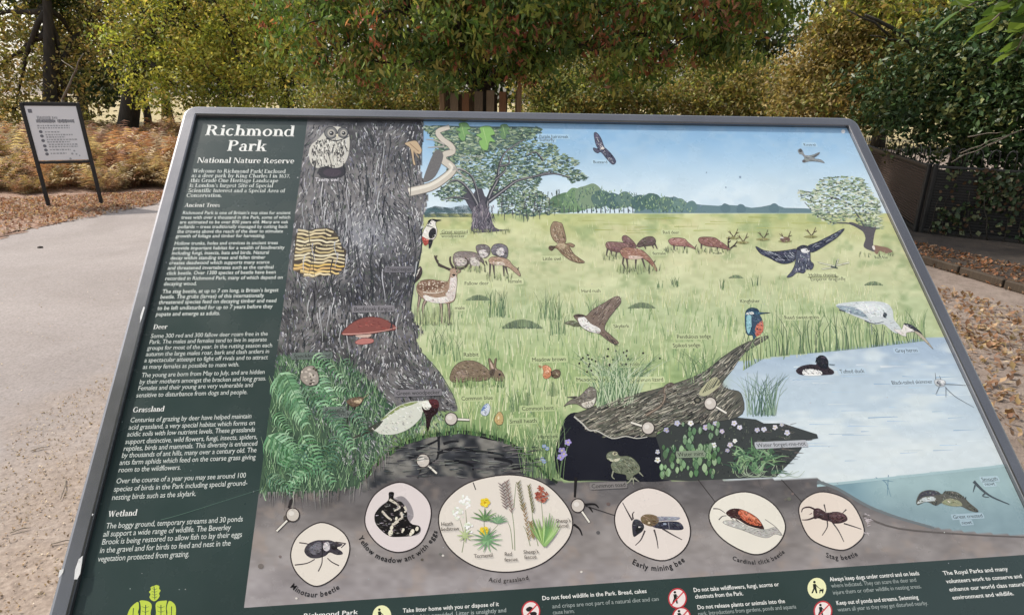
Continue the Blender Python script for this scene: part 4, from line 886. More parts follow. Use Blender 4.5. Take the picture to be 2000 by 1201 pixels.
# ancient trunk bark
a = Art(2); TR = [(pix_left(y) + 1, y) for y in range(241, 760, 40)] + [(560, 960), (700, 940), (790, 858)] + TRUNK_R[::-1][1:]
def bark(x, y):
    ang = math.pi / 2 + .35 * math.sin(x * .045 + y * .018) + .5 * (vn(np.array([x]), np.array([y]), 30, 5)[0] - .5) * 2
    if y > 660: ang += -.55 * ss(660, 760, y) * (1 if x > 700 else .2)
    L = U(3, 11); dx, dy = math.cos(ang) * L, math.sin(ang) * L; hi = math.exp(-(((x - 715) / 75) ** 2 + ((y - 450) / 45) ** 2)) + .8 * math.exp(-(((x - 770) / 60) ** 2 + ((y - 715) / 40) ** 2)) + .7 * ss(.55, .75, float(fbm(np.array([x]), np.array([y * .6]), 55, 91)[0]))
    c = R1.choices([(42, 44, 50), (70, 72, 78), (108, 108, 114), (150, 150, 156), (204, 204, 206), (88, 100, 84), (120, 120, 140)], [6, 4, 4, 3 + 4 * hi, 2 + 8 * hi, 2.2, 1.6])[0]
    a.line([(x - dx / 2, y - dy / 2), (x + U(-2.6, 2.6), y + U(-1, 1)), (x + dx / 2, y + dy / 2)], U(1.1, 2.8), jit(c, 10), .5, True, 2)
flood(a, 7500, [p for p in TR if p[1] < 800 or p[0] > 690], bark)
for _ in range(170):
    x, y = U(560, 815), U(250, 640); L = U(25, 70); ph = U(0, 6)
    if x < pl(y, [(p[1], p[0]) for p in TRUNK_R[:12]]) - 6 and x > pix_left(y) + 6: a.line([(x + 3 * math.sin(ph + k), y + L * k / 4) for k in range(5)], U(1.4, 3), jit(R1.choice([(36, 38, 44), (48, 50, 56), (40, 44, 50), (190, 190, 194)]), 8), .6)
a.line([(823, 443), (822, 486), (807, 556), (801, 601)], 2.2, (44, 48, 56), 2.5)
a.line([(824, 686), (857, 722), (885, 769), (893, 795)], 1.6, (70, 74, 80), 1)
child(a, 'printed_oak_trunk', 'grey painted bark of an ancient oak trunk')
# middle oak
a = Art(2); a.zoom(820, 230, 4.762); OK_ = [(20, 60), (1160, 70), (1080, 180), (1260, 220), (1300, 290), (1500, 400), (1440, 440), (1580, 540), (1430, 590), (1300, 480), (1150, 500), (1100, 640), (1250, 780), (1330, 860), (1000, 900), (760, 860), (700, 700), (640, 640), (440, 640), (390, 760), (220, 760), (130, 690), (280, 560), (250, 420), (130, 330), (150, 200)]
MP = a.m(OK_)
def leafd(x, y):
    a.line([(x - U(2, 5), y + U(-2, 2)), (x + U(1, 5), y + U(-2, 2))], U(2, 4.2), jit(R1.choice([(66, 88, 78), (88, 112, 92), (116, 138, 106), (54, 72, 70), (148, 166, 134), (104, 130, 122), (76, 100, 104), (176, 190, 164)]), 10), 1, False)
a.poly([(60, 60), (500, 62), (1120, 72), (1020, 170), (860, 240), (700, 250), (560, 330), (420, 300), (300, 400), (200, 330), (150, 200)], (74, 96, 82), True)
a.poly([(480, 1035), (500, 900), (430, 760), (370, 640), (400, 560), (480, 700), (560, 600), (620, 720), (690, 520), (740, 540), (720, 700), (640, 760), (700, 1000), (840, 1020), (650, 1045)], (78, 76, 86))
a.zoom(0, 0, 1); flood(a, 4200, MP, leafd); a.zoom(820, 230, 4.762)
for p, w in [([(560, 980), (540, 800), (430, 620), (330, 560), (250, 600)], 8), ([(600, 900), (650, 700), (720, 560), (740, 430), (800, 300), (960, 190)], 7), ([(640, 760), (800, 640), (900, 570), (1050, 530), (1220, 480)], 7), ([(560, 800), (500, 560), (420, 480), (330, 460)], 4), ([(740, 430), (830, 410), (820, 330)], 3), ([(700, 560), (790, 480), (800, 440)], 4), ([(450, 740), (330, 720), (230, 740)], 3), ([(1050, 530), (1250, 500), (1400, 540)], 3), ([(1150, 380), (1080, 300), (1000, 330)], 2.4)]:
    a.line(p, w + 2, (56, 58, 66), 2.0); a.line([(x + 5, y - 3) for x, y in p], w * .4, (148, 146, 150), .8)
a.poly([(480, 1035), (505, 920), (460, 780), (520, 820), (580, 740), (620, 800), (650, 860), (700, 1000), (780, 1025), (650, 1042)], (92, 88, 98))
for _ in range(110): x = U(490, 690); y = U(780, 1020); a.line([(x, y), (x + U(-25, 25), y + U(20, 70))], U(1, 2.2), jit(R1.choice([(52, 52, 60), (128, 122, 132), (160, 152, 160)])), .4, False)
for _ in range(80): x = U(720, 1300); y = U(680, 900) - (x - 720) * .06; a.line([(x, y), (x + U(-10, 10), y + U(30, 80))], U(1, 2.2), jit(R1.choice([(62, 72, 72), (92, 96, 100), (110, 124, 96), (84, 78, 88)])), .6, False)
for cx, cy, s, c in [(620, 170, 1.0, (136, 182, 104)), (410, 110, .75, (118, 160, 100)), (790, 110, .6, (104, 138, 96))]:
    a.poly([(cx + s * X, cy + s * Y) for X, Y in [(-60, -100), (30, -110), (80, -40), (40, -20), (85, 35), (30, 35), (10, 110), (-40, 100), (-70, 30), (-40, 10), (-95, -30), (-50, -50)]], c, True, ((92, 128, 78), .9)); a.line([(cx - 30 * s, cy - 90 * s), (cx + 10 * s, cy + 70 * s)], 1.1, (176, 206, 140), .4)
child(a, 'printed_oak_tree')
a = Art(4); bp_ = [(798, 371), (840, 361), (868, 344), (884, 328), (878, 318), (866, 309), (868, 298), (884, 292), (880, 280), (864, 268), (855, 253), (878, 244)]
a.line(bp_, 19, (120, 116, 110), 10); a.line(bp_, 16, (206, 198, 186), 8); a.line([(x - 1, y - 3) for x, y in bp_[:5]], 6, (232, 226, 214), 4)
for p in [((868, 278), (850, 270), (832, 268)), ((868, 282), (850, 283), (835, 284)), ((884, 328), (900, 325), (918, 336)), ((886, 322), (905, 340), (925, 352))]: a.line(p, 4, (170, 166, 160), 1)
a.poly([(850, 290), (866, 300), (850, 340), (828, 352), (830, 335)], (110, 108, 108))
child(a, 'printed_dead_branch')
# right hand hawthorn
a = Art(2); a.zoom(1200, 230, 3.846); a.poly([(1890, 960), (1900, 890), (1870, 830), (1780, 780), (1800, 770), (1900, 800), (1930, 740), (1945, 800), (1990, 800), (1970, 850), (1960, 950), (2000, 1000)], (92, 88, 92))
for p in [[(1880, 830), (1780, 780), (1640, 770), (1560, 690)], [(1910, 800), (1880, 660), (1900, 520), (1840, 440)], [(1900, 820), (1800, 660), (1700, 600), (1600, 560)], [(1950, 820), (1990, 700), (1990, 600)], [(1700, 600), (1560, 560), (1390, 530)], [(1640, 770), (1540, 720), (1440, 620)]]: a.line(p, 4, (84, 84, 90), 1.2)
HAW = a.m([(1390, 520), (1480, 550), (1580, 440), (1730, 420), (1880, 440), (1930, 520), (2010, 620), (2030, 820), (1900, 800), (1800, 740), (1640, 790), (1520, 720), (1470, 640), (1420, 600)]); a.zoom(0, 0, 1)
flood(a, 1250, HAW, lambda x, y: a.line([(x - U(2, 5), y + U(-2, 2)), (x + U(2, 5), y + U(-2, 2))], U(1.6, 3.6), jit(R1.choice([(104, 124, 102), (136, 158, 126), (196, 208, 178), (78, 90, 86), (164, 178, 150), (214, 220, 200)])), .8, False))
a.zoom(1400, 400, 4); a.poly([(1230, 310), (1250, 300), (1300, 310), (1350, 320), (1390, 350), (1340, 365), (1290, 345), (1270, 370), (1250, 360), (1245, 330)], (140, 112, 96)); a.poly([(1228, 310), (1246, 306), (1252, 335), (1238, 335)], (232, 224, 216))
child(a, 'printed_hawthorn')
# tawny owl
a = Art(); a.zoom(540, 230, 5.005); a.ell(535, 510, 140, 66, (44, 42, 50)); a.ell(540, 515, 90, 40, (64, 54, 66))
a.poly([(470, 110), (520, 70), (600, 66), (670, 90), (705, 150), (710, 260), (690, 370), (640, 450), (560, 470), (480, 450), (400, 470), (340, 440), (310, 340), (330, 250), (400, 190)], (204, 201, 192))
for _ in range(260):
    x, y = U(330, 700), U(190, 455)
    if inside(np.array([[x, y]]), [(400, 190), (690, 170), (690, 380), (560, 465), (340, 440), (320, 300)])[0]: a.line([(x, y), (x + U(-14, 14), y + U(12, 40))], U(1.2, 2.8), jit(R1.choice([(24, 26, 32), (36, 36, 42), (84, 78, 74), (244, 242, 234)]), 8), .5, False)
for cx, cy, r in [(525, 125, 62), (645, 125, 52)]: a.ell(cx, cy, r, r * .95, (112, 112, 112), outline=((44, 46, 54), 1.6)); a.ell(cx + 5, cy + 4, r * .6, r * .6, (172, 168, 160)); a.ell(cx + 8, cy + 6, r * .36, r * .36, (24, 26, 32)); a.ell(cx + 2, cy, r * .1, r * .1, (230, 230, 230))
a.poly([(575, 140), (600, 140), (590, 185)], (224, 216, 190), False); a.line([(480, 180), (560, 205), (640, 190), (700, 160)], 2.4, (38, 40, 46), 1)
child(a, 'printed_owl', 'speckled brown and white owl perched in the oak')
# moth on trunk
a = Art(); a.zoom(540, 230, 5.005); a.poly([(1250, 232), (1310, 208), (1365, 206), (1405, 260), (1420, 300), (1400, 335), (1350, 320), (1340, 300), (1345, 380), (1358, 440), (1335, 430), (1318, 330), (1300, 270)], (196, 172, 140), True, ((90, 78, 68), 1)); a.line([(1300, 230), (1390, 310)], 1.4, (140, 112, 88)); a.line([(1340, 300), (1390, 370)], 2, (170, 150, 124))
child(a, 'printed_moth')
# bracket fungi
a = Art(); a.zoom(540, 430, 4.447); a.poly([(170, 90), (260, 70), (380, 50), (480, 60), (540, 140), (560, 200), (600, 250), (590, 330), (590, 390), (540, 430), (460, 460), (330, 470), (230, 460), (140, 410), (140, 330), (150, 220)], (70, 60, 50), True)
for k, (y, x0, x1) in enumerate([(75, 180, 490), (105, 175, 470), (135, 170, 530), (165, 168, 540), (195, 162, 555), (225, 160, 560), (255, 155, 580), (285, 150, 585), (315, 150, 590), (345, 220, 585), (375, 145, 585), (405, 140, 560), (435, 200, 540), (458, 230, 470)]):
    P = [(x, y + 9 * math.sin(x * .028 + k * .45) + 4 * math.sin(x * .07 + k * 1.3) + U(-3, 3)) for x in np.linspace(x0, x1, 11)]
    a.line(P, 5.2 if k < 11 else 6.5, [(214, 200, 162), (226, 210, 170), (198, 180, 132), (232, 222, 190)][k % 4] if k < 10 else [(226, 192, 112), (222, 184, 120), (232, 204, 140), (230, 214, 176)][k - 10], 3)
    a.line([(x, y_ + 9) for x, y_ in P], 1.3, (108, 90, 64), .6)
child(a, 'printed_bracket_fungus', 'cream layered bracket fungus on the painted trunk')
a = Art(); a.zoom(540, 430, 4.447); a.poly([(560, 965), (620, 900), (700, 850), (790, 825), (890, 830), (960, 860), (1045, 915), (1020, 940), (930, 950), (830, 970), (740, 975), (640, 985), (580, 980)], (136, 78, 72), True, ((84, 44, 44), 1.2))
a.poly([(680, 985), (760, 978), (820, 975), (800, 1000), (720, 1003)], (206, 178, 166)); a.poly([(680, 1040), (740, 1010), (830, 1015), (835, 1045), (770, 1062), (700, 1062)], (186, 122, 116), True, ((116, 66, 64), 1))
for _ in range(26): x, y = U(660, 960), U(850, 930); a.line([(x, y), (x + U(10, 40), y + U(-4, 8))], U(1, 2.2), jit(R1.choice([(186, 108, 98), (112, 50, 50), (170, 90, 80)])), .4, False)
a.line([(570, 975), (740, 968), (930, 945), (1040, 915)], 2.2, (214, 160, 150), 1)
child(a, 'printed_beefsteak_fungus', 'red brown shelf fungus on the painted trunk')
# ferns and shaggy grass bottom left of the painting
a = Art(3); FR = [(pix_left(700) + 1, 700), (600, 690), (690, 700), (760, 790), (820, 800), (880, 810), (905, 838), (840, 843), (790, 858), (745, 890), (715, 925), (700, 950), (600, 962), (pix_left(960) + 1, 966), (pix_left(850) + 1, 850)]
def shag(x, y): L = U(10, 30); t = U(-.5, .5); a.line([(x, y + L * .4), (x + t * L * .5, y), (x + t * L, y - L * .6)], U(1.2, 2.4), jit(R1.choice([(66, 98, 76), (96, 136, 96), (50, 74, 62), (130, 168, 124), (110, 146, 100), (156, 190, 146)]), 12), .4, True, 2)
flood(a, 1500, FR, shag)
def fern(x0, y0, x1, y1, wd, n, cols):
    ang = math.atan2(y1 - y0, x1 - x0)
    for k in range(n):
        t = k / n; x, y = x0 + (x1 - x0) * t, y0 + (y1 - y0) * t; l = wd * (1 - .65 * t) * U(.85, 1.1)
        for sg in (-1, 1): b = ang + sg * 1.15; a.line([(x, y), (x + math.cos(b) * l * .6, y + math.sin(b) * l * .6 - 1), (x + math.cos(b - sg * .2) * l, y + math.sin(b - sg * .2) * l)], wd * .17, jit(R1.choice(cols), 16), .4, True, 2)
    a.line([(x0, y0), (x1, y1)], 1.4, (70, 108, 70), .5, False)
FC = [(126, 178, 132), (104, 158, 110), (160, 204, 158), (84, 134, 92)]; FD = [(86, 128, 102), (70, 108, 84), (114, 154, 122)]
for f in [(540, 735, 596, 830, 34, 18, FC), (600, 712, 662, 800, 30, 16, FC), (522, 850, 590, 930, 34, 17, FC), (640, 790, 690, 880, 26, 14, FC), (590, 850, 650, 945, 28, 14, FC), (545, 728, 600, 812, 30, 15, FC), (530, 850, 600, 900, 30, 13, FC), (600, 740, 650, 830, 26, 13, FC), (660, 850, 640, 930, 24, 11, FD), (520, 930, 570, 960, 22, 9, FD), (620, 900, 560, 950, 26, 11, FC), (690, 800, 720, 860, 20, 9, FD), (556, 728, 592, 806, 24, 13, FC), (536, 806, 566, 846, 18, 9, FC), (592, 755, 640, 820, 22, 11, FD), (612, 692, 668, 740, 20, 10, FC), (650, 760, 700, 770, 16, 9, FC), (670, 700, 700, 740, 13, 8, FD), (640, 800, 676, 856, 18, 10, FD), (540, 900, 590, 872, 22, 10, FC), (600, 868, 560, 930, 22, 10, FD), (560, 960, 600, 915, 16, 8, FC), (640, 870, 610, 930, 16, 8, FD)]: fern(*f)
for _ in range(60): x = U(515, 760); y = pl(x, EARTH); a.line([(x, y - 4), (x + U(-4, 4), y + U(8, 34))], U(1, 2.2), jit(R1.choice([(128, 122, 120), (98, 96, 96), (150, 150, 146)])), .4, False)
a.zoom(500, 670, 3.64); a.poly([(330, 170), (400, 150), (440, 220), (430, 280), (360, 290), (310, 240)], (158, 148, 138), True, ((70, 62, 58), 1))
for _ in range(26): a.ell(U(320, 430), U(170, 280), U(5, 12), U(4, 9), jit(R1.choice([(72, 62, 56), (206, 196, 182)])), n=7)
a.desat = .15; child(a, 'printed_fern')['kind'] = 'stuff'
# ant hill tunnels
a = Art(3); a.zoom(840, 640, 4.29)
for p, w in [([(-120, 1010), (60, 930), (80, 870)], 5), ([(70, 900), (60, 1080), (-60, 1150)], 5), ([(110, 960), (180, 940), (240, 940)], 6), ([(60, 1040), (200, 1000), (380, 1020), (560, 1040), (620, 1060)], 7), ([(540, 1080), (680, 1110), (700, 1170), (780, 1160)], 7), ([(120, 1130), (230, 1110), (350, 1140), (360, 1180)], 8), ([(-180, 1080), (-100, 1060), (-20, 1100)], 5), ([(420, 900), (560, 930), (640, 920)], 4)]: a.line(p, w, (32, 32, 38), w * .4)
a.zoom(0, 0, 1); a.line([(p[0], p[1] + 2) for p in EARTH[4:14]], 5, (48, 58, 48), 5)
for _ in range(240): x = U(712, 1080); y = pl(x, EARTH); a.line([(x, y + 6), (x + U(-4, 4), y - U(4, 16))], 1.6, jit(R1.choice([(70, 100, 66), (50, 68, 52), (120, 150, 96), (92, 128, 80)])), .4, False)
for _ in range(150): x, y = U(735, 1050), U(868, 930); a.line([(x, y), (x + U(10, 30), y + U(-4, 4))], U(1, 2.5), jit(R1.choice([(124, 124, 122), (74, 76, 80)])), .5, False)
child(a, 'printed_ant_hill')['kind'] = 'stuff'
# hollow log
a = Art(3); a.zoom(1080, 640, 3.754); a.poly([(60, 760), (90, 660), (160, 610), (300, 640), (640, 760), (780, 800), (860, 980), (860, 1110), (300, 1110), (90, 1105), (20, 1000), (30, 860)], (30, 31, 42), True)
a.poly([(800, 1105), (800, 900), (760, 780), (900, 690), (1300, 640), (1500, 660), (1560, 690), (1700, 690), (1950, 770), (1960, 800), (1800, 830), (1840, 870), (1780, 950), (1700, 1030), (1650, 1085), (1300, 1100), (1000, 1112)], (62, 66, 66), False)
a.poly([(160, 630), (250, 590), (480, 500), (760, 440), (1080, 330), (1260, 200), (1400, 110), (1560, 50), (1580, 70), (1420, 170), (1330, 290), (1250, 400), (1300, 440), (1390, 470), (1400, 620), (1200, 680), (900, 700), (780, 740), (760, 790), (640, 780), (540, 780), (440, 800), (380, 770), (270, 740), (220, 690)], (96, 95, 87), True, ((52, 52, 50), 1.2))
LOG = [(200, 640), (480, 510), (760, 450), (1080, 340), (1260, 210), (1400, 120), (1540, 60), (1420, 160), (1330, 280), (1250, 390), (1290, 450), (1380, 500), (1380, 610), (1200, 670), (900, 690), (760, 770), (540, 770), (440, 790), (280, 730)]
LG = a.m(LOG); a.zoom(0, 0, 1)
def wood(x, y): L = U(8, 26); an = -.42 - .35 * ss(1330, 1420, x) + U(-.18, .18); a.line([(x - math.cos(an) * L / 2, y - math.sin(an) * L / 2), (x + U(-1, 1), y + U(-1, 1)), (x + math.cos(an) * L / 2, y + math.sin(an) * L / 2)], U(1, 2.6), jit(R1.choice([(48, 48, 48), (74, 74, 70), (128, 126, 116), (166, 162, 150), (98, 102, 90), (36, 36, 38), (196, 190, 174), (112, 104, 96)]), 10), .4, True, 2)
flood(a, 1500, LG, wood); a.zoom(1080, 640, 3.754)
a.line([(160, 640), (220, 690), (270, 740), (330, 745), (440, 800), (540, 785), (620, 800), (700, 790)], 3, (196, 194, 186), 1.6)
a.ell(1070, 520, 30, 26, (54, 54, 50)); a.ell(1070, 520, 15, 12, (112, 108, 96))
a.poly([(1080, 470), (1130, 400), (1200, 350), (1240, 400), (1180, 460), (1120, 490)], (186, 184, 152))
for _ in range(16): x = U(1100, 1230); a.line([(x, 470 - (x - 1100) * .5), (x + 50, 380 - (x - 1100) * .4)], 1.4, jit((96, 98, 84)), .4, False)
for _ in range(70): x, y = U(1500, 1900), U(690, 1060); a.line([(x, y), (x + U(20, 70), y + U(-12, 14))], U(1, 2.4), jit(R1.choice([(92, 90, 88), (44, 48, 50), (120, 112, 108)])), .4, False) if x < 1900 - abs(y - 800) * .9 else None
a.begin_flood()
for _ in range(420):
    x, y = U(820, 1800), U(700, 1095)
    if inside(np.array([[x, y]]), [(810, 1095), (810, 900), (900, 720), (1300, 660), (1500, 670), (1700, 700), (1930, 785), (1790, 850), (1760, 950), (1640, 1080)])[0]: a.line([(x, y), (x + U(-12, 12), y + U(-26, 10))], U(1.2, 3), jit(R1.choice([(40, 46, 46), (58, 66, 60), (84, 100, 82), (104, 112, 100), (70, 78, 76)]), 8), .5, False)
a.end_flood()
child(a, 'printed_hollow_log', 'grey brown fallen log with a black hollow end')
a = Art(5); a.begin_flood(); a.zoom(1080, 640, 3.754)
def mint(x, y, s, c): a.poly([(x, y - 26 * s), (x + 15 * s, y - 8 * s), (x + 10 * s, y + 16 * s), (x, y + 26 * s), (x - 12 * s, y + 10 * s), (x - 13 * s, y - 8 * s)], c, True, ((58, 84, 62), .8)); a.line([(x, y - 20 * s), (x, y + 20 * s)], .8, (196, 210, 190), .4, False)
for _ in range(64): mint(U(800, 1240), U(860, 1080), U(.7, 1.3), jit(R1.choice([(120, 152, 112), (148, 176, 136), (92, 124, 92)])))
for _ in range(22): mint(U(960, 1220), U(690, 880), U(.7, 1.2), jit(R1.choice([(104, 132, 104), (134, 160, 130)])))
for _ in range(90):
    x0, y0 = U(1330, 1640), U(900, 1060); an = U(-2.9, .1); L = U(60, 150); a.line([(x0, y0), (x0 + math.cos(an) * L * .5, y0 + math.sin(an) * L * .5 - 8), (x0 + math.cos(an) * L, y0 + math.sin(an) * L * .8)], U(2.5, 5), jit(R1.choice([(110, 146, 106), (84, 116, 88), (142, 172, 132), (66, 94, 76)])), .5, True, 2)
for _ in range(13): x = U(1300, 1700); a.line([(x, 1000), (x + U(-40, 20), 1060), (x + U(40, 110), 1085), (x + U(110, 170), 1040)], 1.1, (164, 180, 156), .6)
def flw(x, y, s, c):
    for k in range(5): t = k * 1.256 + U(0, .5); a.ell(x + 9 * s * math.cos(t), y + 9 * s * math.sin(t), 7 * s, 6 * s, c, n=7)
    a.ell(x, y, 4 * s, 4 * s, (214, 200, 120), n=6)
for x, y in [(1340, 690), (1380, 720), (1345, 820), (1310, 850), (1510, 740), (1560, 735), (1640, 720), (1730, 760), (1690, 700), (1760, 850), (1290, 890), (920, 690), (1020, 690), (1130, 720), (1200, 690), (1250, 750), (840, 740), (775, 900), (775, 960), (1190, 850)]: flw(x, y, U(.9, 1.5), jit(R1.choice([(206, 204, 222), (186, 180, 206), (222, 220, 226)])))
for x, y in [(115, 830), (70, 890), (60, 940), (85, 915)]: flw(x, y, 1.7, jit((166, 156, 208)))
for p in [((70, 960), (60, 1020), (50, 1100)), ((110, 860), (90, 980), (80, 1100))]: a.line(p, 1.4, (112, 132, 100), 1)
a.zoom(840, 640, 4.29)
for x, y in [(960, 980), (985, 1000), (960, 1110), (945, 1090)]: flw(x, y, 1.2, (150, 170, 206))
a.end_flood(); child(a, 'printed_pond_flowers')['kind'] = 'stuff'
# ------------------------------------------------------------------ painted animals
DO = ((52, 48, 50), 1.1)
def animal(name, z, label=None):
    """decorator-free helper: start one painted animal"""
    a = Art(); a.fur = 1; a.zoom(*z); return a
def hatch(a, pts, n, L, cols, ang=0.0, w=1.3):
    P = np.asarray(pts, float); lo, hi = P.min(0), P.max(0); k = 0
    while k < n:
        x, y = U(*[lo[0], hi[0]]), U(lo[1], hi[1])
        if inside(np.array([[x, y]]), P)[0]:
            t = ang + U(-.3, .3); l = L * U(.5, 1.2); a.line([(x, y), (x + math.cos(t) * l, y + math.sin(t) * l)], w * U(.7, 1.3), jit(R1.choice(cols), 8), .4, False); k += 1
zE, zF, zG, zH, zI, zJ, zK, zL = (820, 230, 4.762), (1200, 230, 3.846), (800, 420, 5.005), (1050, 420, 4.62), (1400, 400, 4.0), (840, 640, 4.29), (1080, 640, 3.754), (1500, 620, 3.532)
zC, zM, zN, zO, zD = (500, 670, 3.64), (840, 900, 4.805), (1160, 920, 5.0), (1500, 900, 4.0), (480, 930, 4.431)
# buzzard
a = animal('', zE); a.poly([(1625, 130), (1650, 120), (1690, 170), (1720, 250), (1740, 270), (1790, 320), (1830, 385), (1800, 415), (1750, 370), (1690, 300), (1660, 310), (1625, 290), (1620, 260), (1660, 268), (1640, 220)], (84, 84, 104), True, ((44, 46, 60), 1))
hatch(a, [(1640, 140), (1690, 190), (1715, 265), (1680, 275), (1650, 210)], 16, 30, [(214, 210, 214), (44, 46, 60)], 1.0); hatch(a, [(1700, 290), (1740, 285), (1815, 385), (1795, 400)], 18, 30, [(190, 190, 200), (44, 46, 60)], .9); a.ell(1705, 265, 18, 12, (214, 206, 200))
child(a, 'printed_buzzard')
a = animal('', zF); a.poly([(1390, 230), (1410, 218), (1425, 235), (1440, 265), (1490, 268), (1550, 245), (1545, 262), (1510, 290), (1560, 300), (1590, 325), (1540, 315), (1480, 312), (1435, 322), (1422, 310), (1440, 290), (1420, 262), (1400, 255)], (146, 150, 152), True, ((92, 92, 92), .8)); a.poly([(1395, 232), (1410, 220), (1422, 238), (1405, 245)], (72, 74, 78)); a.poly([(1490, 282), (1550, 250), (1530, 275)], (96, 100, 104)); a.ell(1436, 312, 12, 8, (94, 90, 90))
child(a, 'printed_kestrel')
# little owl in flight
a = animal('', zH); a.poly([(120, 100), (140, 50), (170, 40), (200, 50), (225, 60), (245, 120), (262, 200), (255, 240), (300, 235), (340, 255), (320, 275), (290, 260), (330, 330), (380, 370), (430, 408), (380, 415), (300, 390), (230, 340), (190, 295), (160, 280), (130, 305), (105, 285), (115, 262), (165, 262), (185, 240), (150, 210), (125, 160)], (150, 128, 106), True, ((66, 54, 48), 1.2))
hatch(a, [(130, 90), (220, 70), (250, 200), (190, 230), (140, 170)], 40, 26, [(92, 76, 62), (206, 190, 164), (70, 58, 50)], 1.4); hatch(a, [(200, 290), (280, 270), (390, 390), (320, 385), (230, 330)], 40, 24, [(92, 76, 62), (206, 190, 164), (70, 58, 50)], .8)
a.poly([(110, 265), (165, 265), (150, 290), (125, 300)], (84, 70, 58)); a.poly([(180, 245), (240, 240), (270, 270), (210, 290)], (186, 168, 142))
child(a, 'printed_little_owl', 'brown mottled owl flying over the meadow')
# hobby and dragonfly
a = animal('', zI); a.poly([(315, 310), (380, 340), (460, 350), (560, 340), (630, 330), (640, 355), (620, 420), (560, 445), (500, 440), (420, 400), (350, 365)], (62, 66, 84), True, DO); a.poly([(720, 310), (800, 275), (900, 225), (1010, 170), (960, 235), (880, 290), (790, 345), (740, 355)], (62, 66, 84), True, DO)
a.poly([(640, 340), (700, 310), (740, 350), (745, 420), (770, 450), (755, 490), (715, 490), (690, 520), (640, 515), (600, 545), (560, 550), (600, 500), (625, 440)], (84, 88, 106), True, DO)
hatch(a, [(360, 340), (600, 355), (610, 415), (500, 430), (400, 380)], 46, 34, [(176, 180, 192), (38, 40, 52), (120, 124, 140)], .5); hatch(a, [(740, 320), (980, 190), (940, 240), (760, 345)], 30, 34, [(150, 154, 168), (38, 40, 52)], -.5); hatch(a, [(640, 370), (735, 360), (740, 480), (620, 510)], 40, 26, [(206, 208, 214), (40, 42, 54), (146, 150, 160)], 1.5)
a.poly([(635, 325), (680, 300), (725, 310), (735, 350), (700, 355), (660, 345)], (52, 52, 62)); a.poly([(670, 335), (705, 325), (738, 345), (715, 362), (680, 358)], (232, 232, 232))
child(a, 'printed_hobby', 'dark falcon swooping with spread wings')
a = animal('', zI)
for p in [[(935, 460), (800, 430), (810, 440), (930, 470)], [(930, 470), (830, 485), (840, 492), (935, 478)], [(945, 455), (1050, 430), (1050, 442), (950, 465)], [(945, 450), (960, 405), (968, 410), (952, 455)]]: a.poly(p, (222, 224, 200), False, ((120, 120, 110), .7))
a.line([(905, 468), (960, 482)], 4, (84, 92, 88), 2, False); a.line([(940, 480), (950, 420)], 2.4, (64, 76, 72), 1, False)
child(a, 'printed_dragonfly')
# skylark
a = animal('', zH); a.poly([(245, 960), (300, 935), (360, 945), (400, 985), (340, 990), (290, 975)], (110, 112, 92))
a.poly([(330, 895), (370, 878), (420, 885), (450, 890), (500, 840), (600, 780), (725, 715), (760, 770), (700, 850), (640, 930), (610, 1010), (660, 1060), (740, 1135), (690, 1145), (620, 1100), (560, 1055), (470, 1035), (400, 990), (365, 940)], (128, 112, 102), True, DO)
a.poly([(370, 915), (430, 905), (480, 960), (570, 1010), (560, 1050), (470, 1030), (400, 985)], (236, 234, 230)); hatch(a, [(470, 900), (720, 730), (745, 770), (610, 990), (560, 980)], 46, 60, [(72, 60, 58), (176, 160, 148), (96, 84, 80)], -.9); hatch(a, [(600, 1020), (725, 1130), (690, 1140), (600, 1070)], 14, 50, [(70, 62, 62)], .8)
a.poly([(345, 890), (400, 880), (430, 900), (380, 905)], (76, 64, 60)); a.line([(330, 895), (350, 900)], 2, (70, 60, 52), .6, False)
child(a, 'printed_skylark', 'brown bird flying with raised wing over tall grass')
# kingfisher
a = animal('', zI); a.poly([(235, 830), (255, 800), (290, 790), (330, 800), (345, 825), (430, 830), (350, 842), (360, 870), (375, 920), (370, 980), (330, 1000), (300, 1040), (290, 1005), (260, 1005), (240, 980), (232, 900)], (52, 88, 112), True, DO)
a.poly([(320, 930), (365, 890), (378, 940), (365, 985), (325, 1015), (310, 990)], (206, 120, 100)); a.poly([(245, 830), (290, 822), (300, 840), (250, 845)], (228, 226, 220)); a.poly([(245, 860), (275, 850), (290, 900), (265, 990), (245, 960)], (150, 196, 206)); a.poly([(285, 850), (345, 850), (360, 890), (320, 920), (290, 960)], (56, 76, 98)); a.poly([(240, 820), (275, 793), (330, 803), (340, 820), (280, 815)], (40, 62, 84))
child(a, 'printed_kingfisher', 'blue and orange kingfisher perched on the log tip')
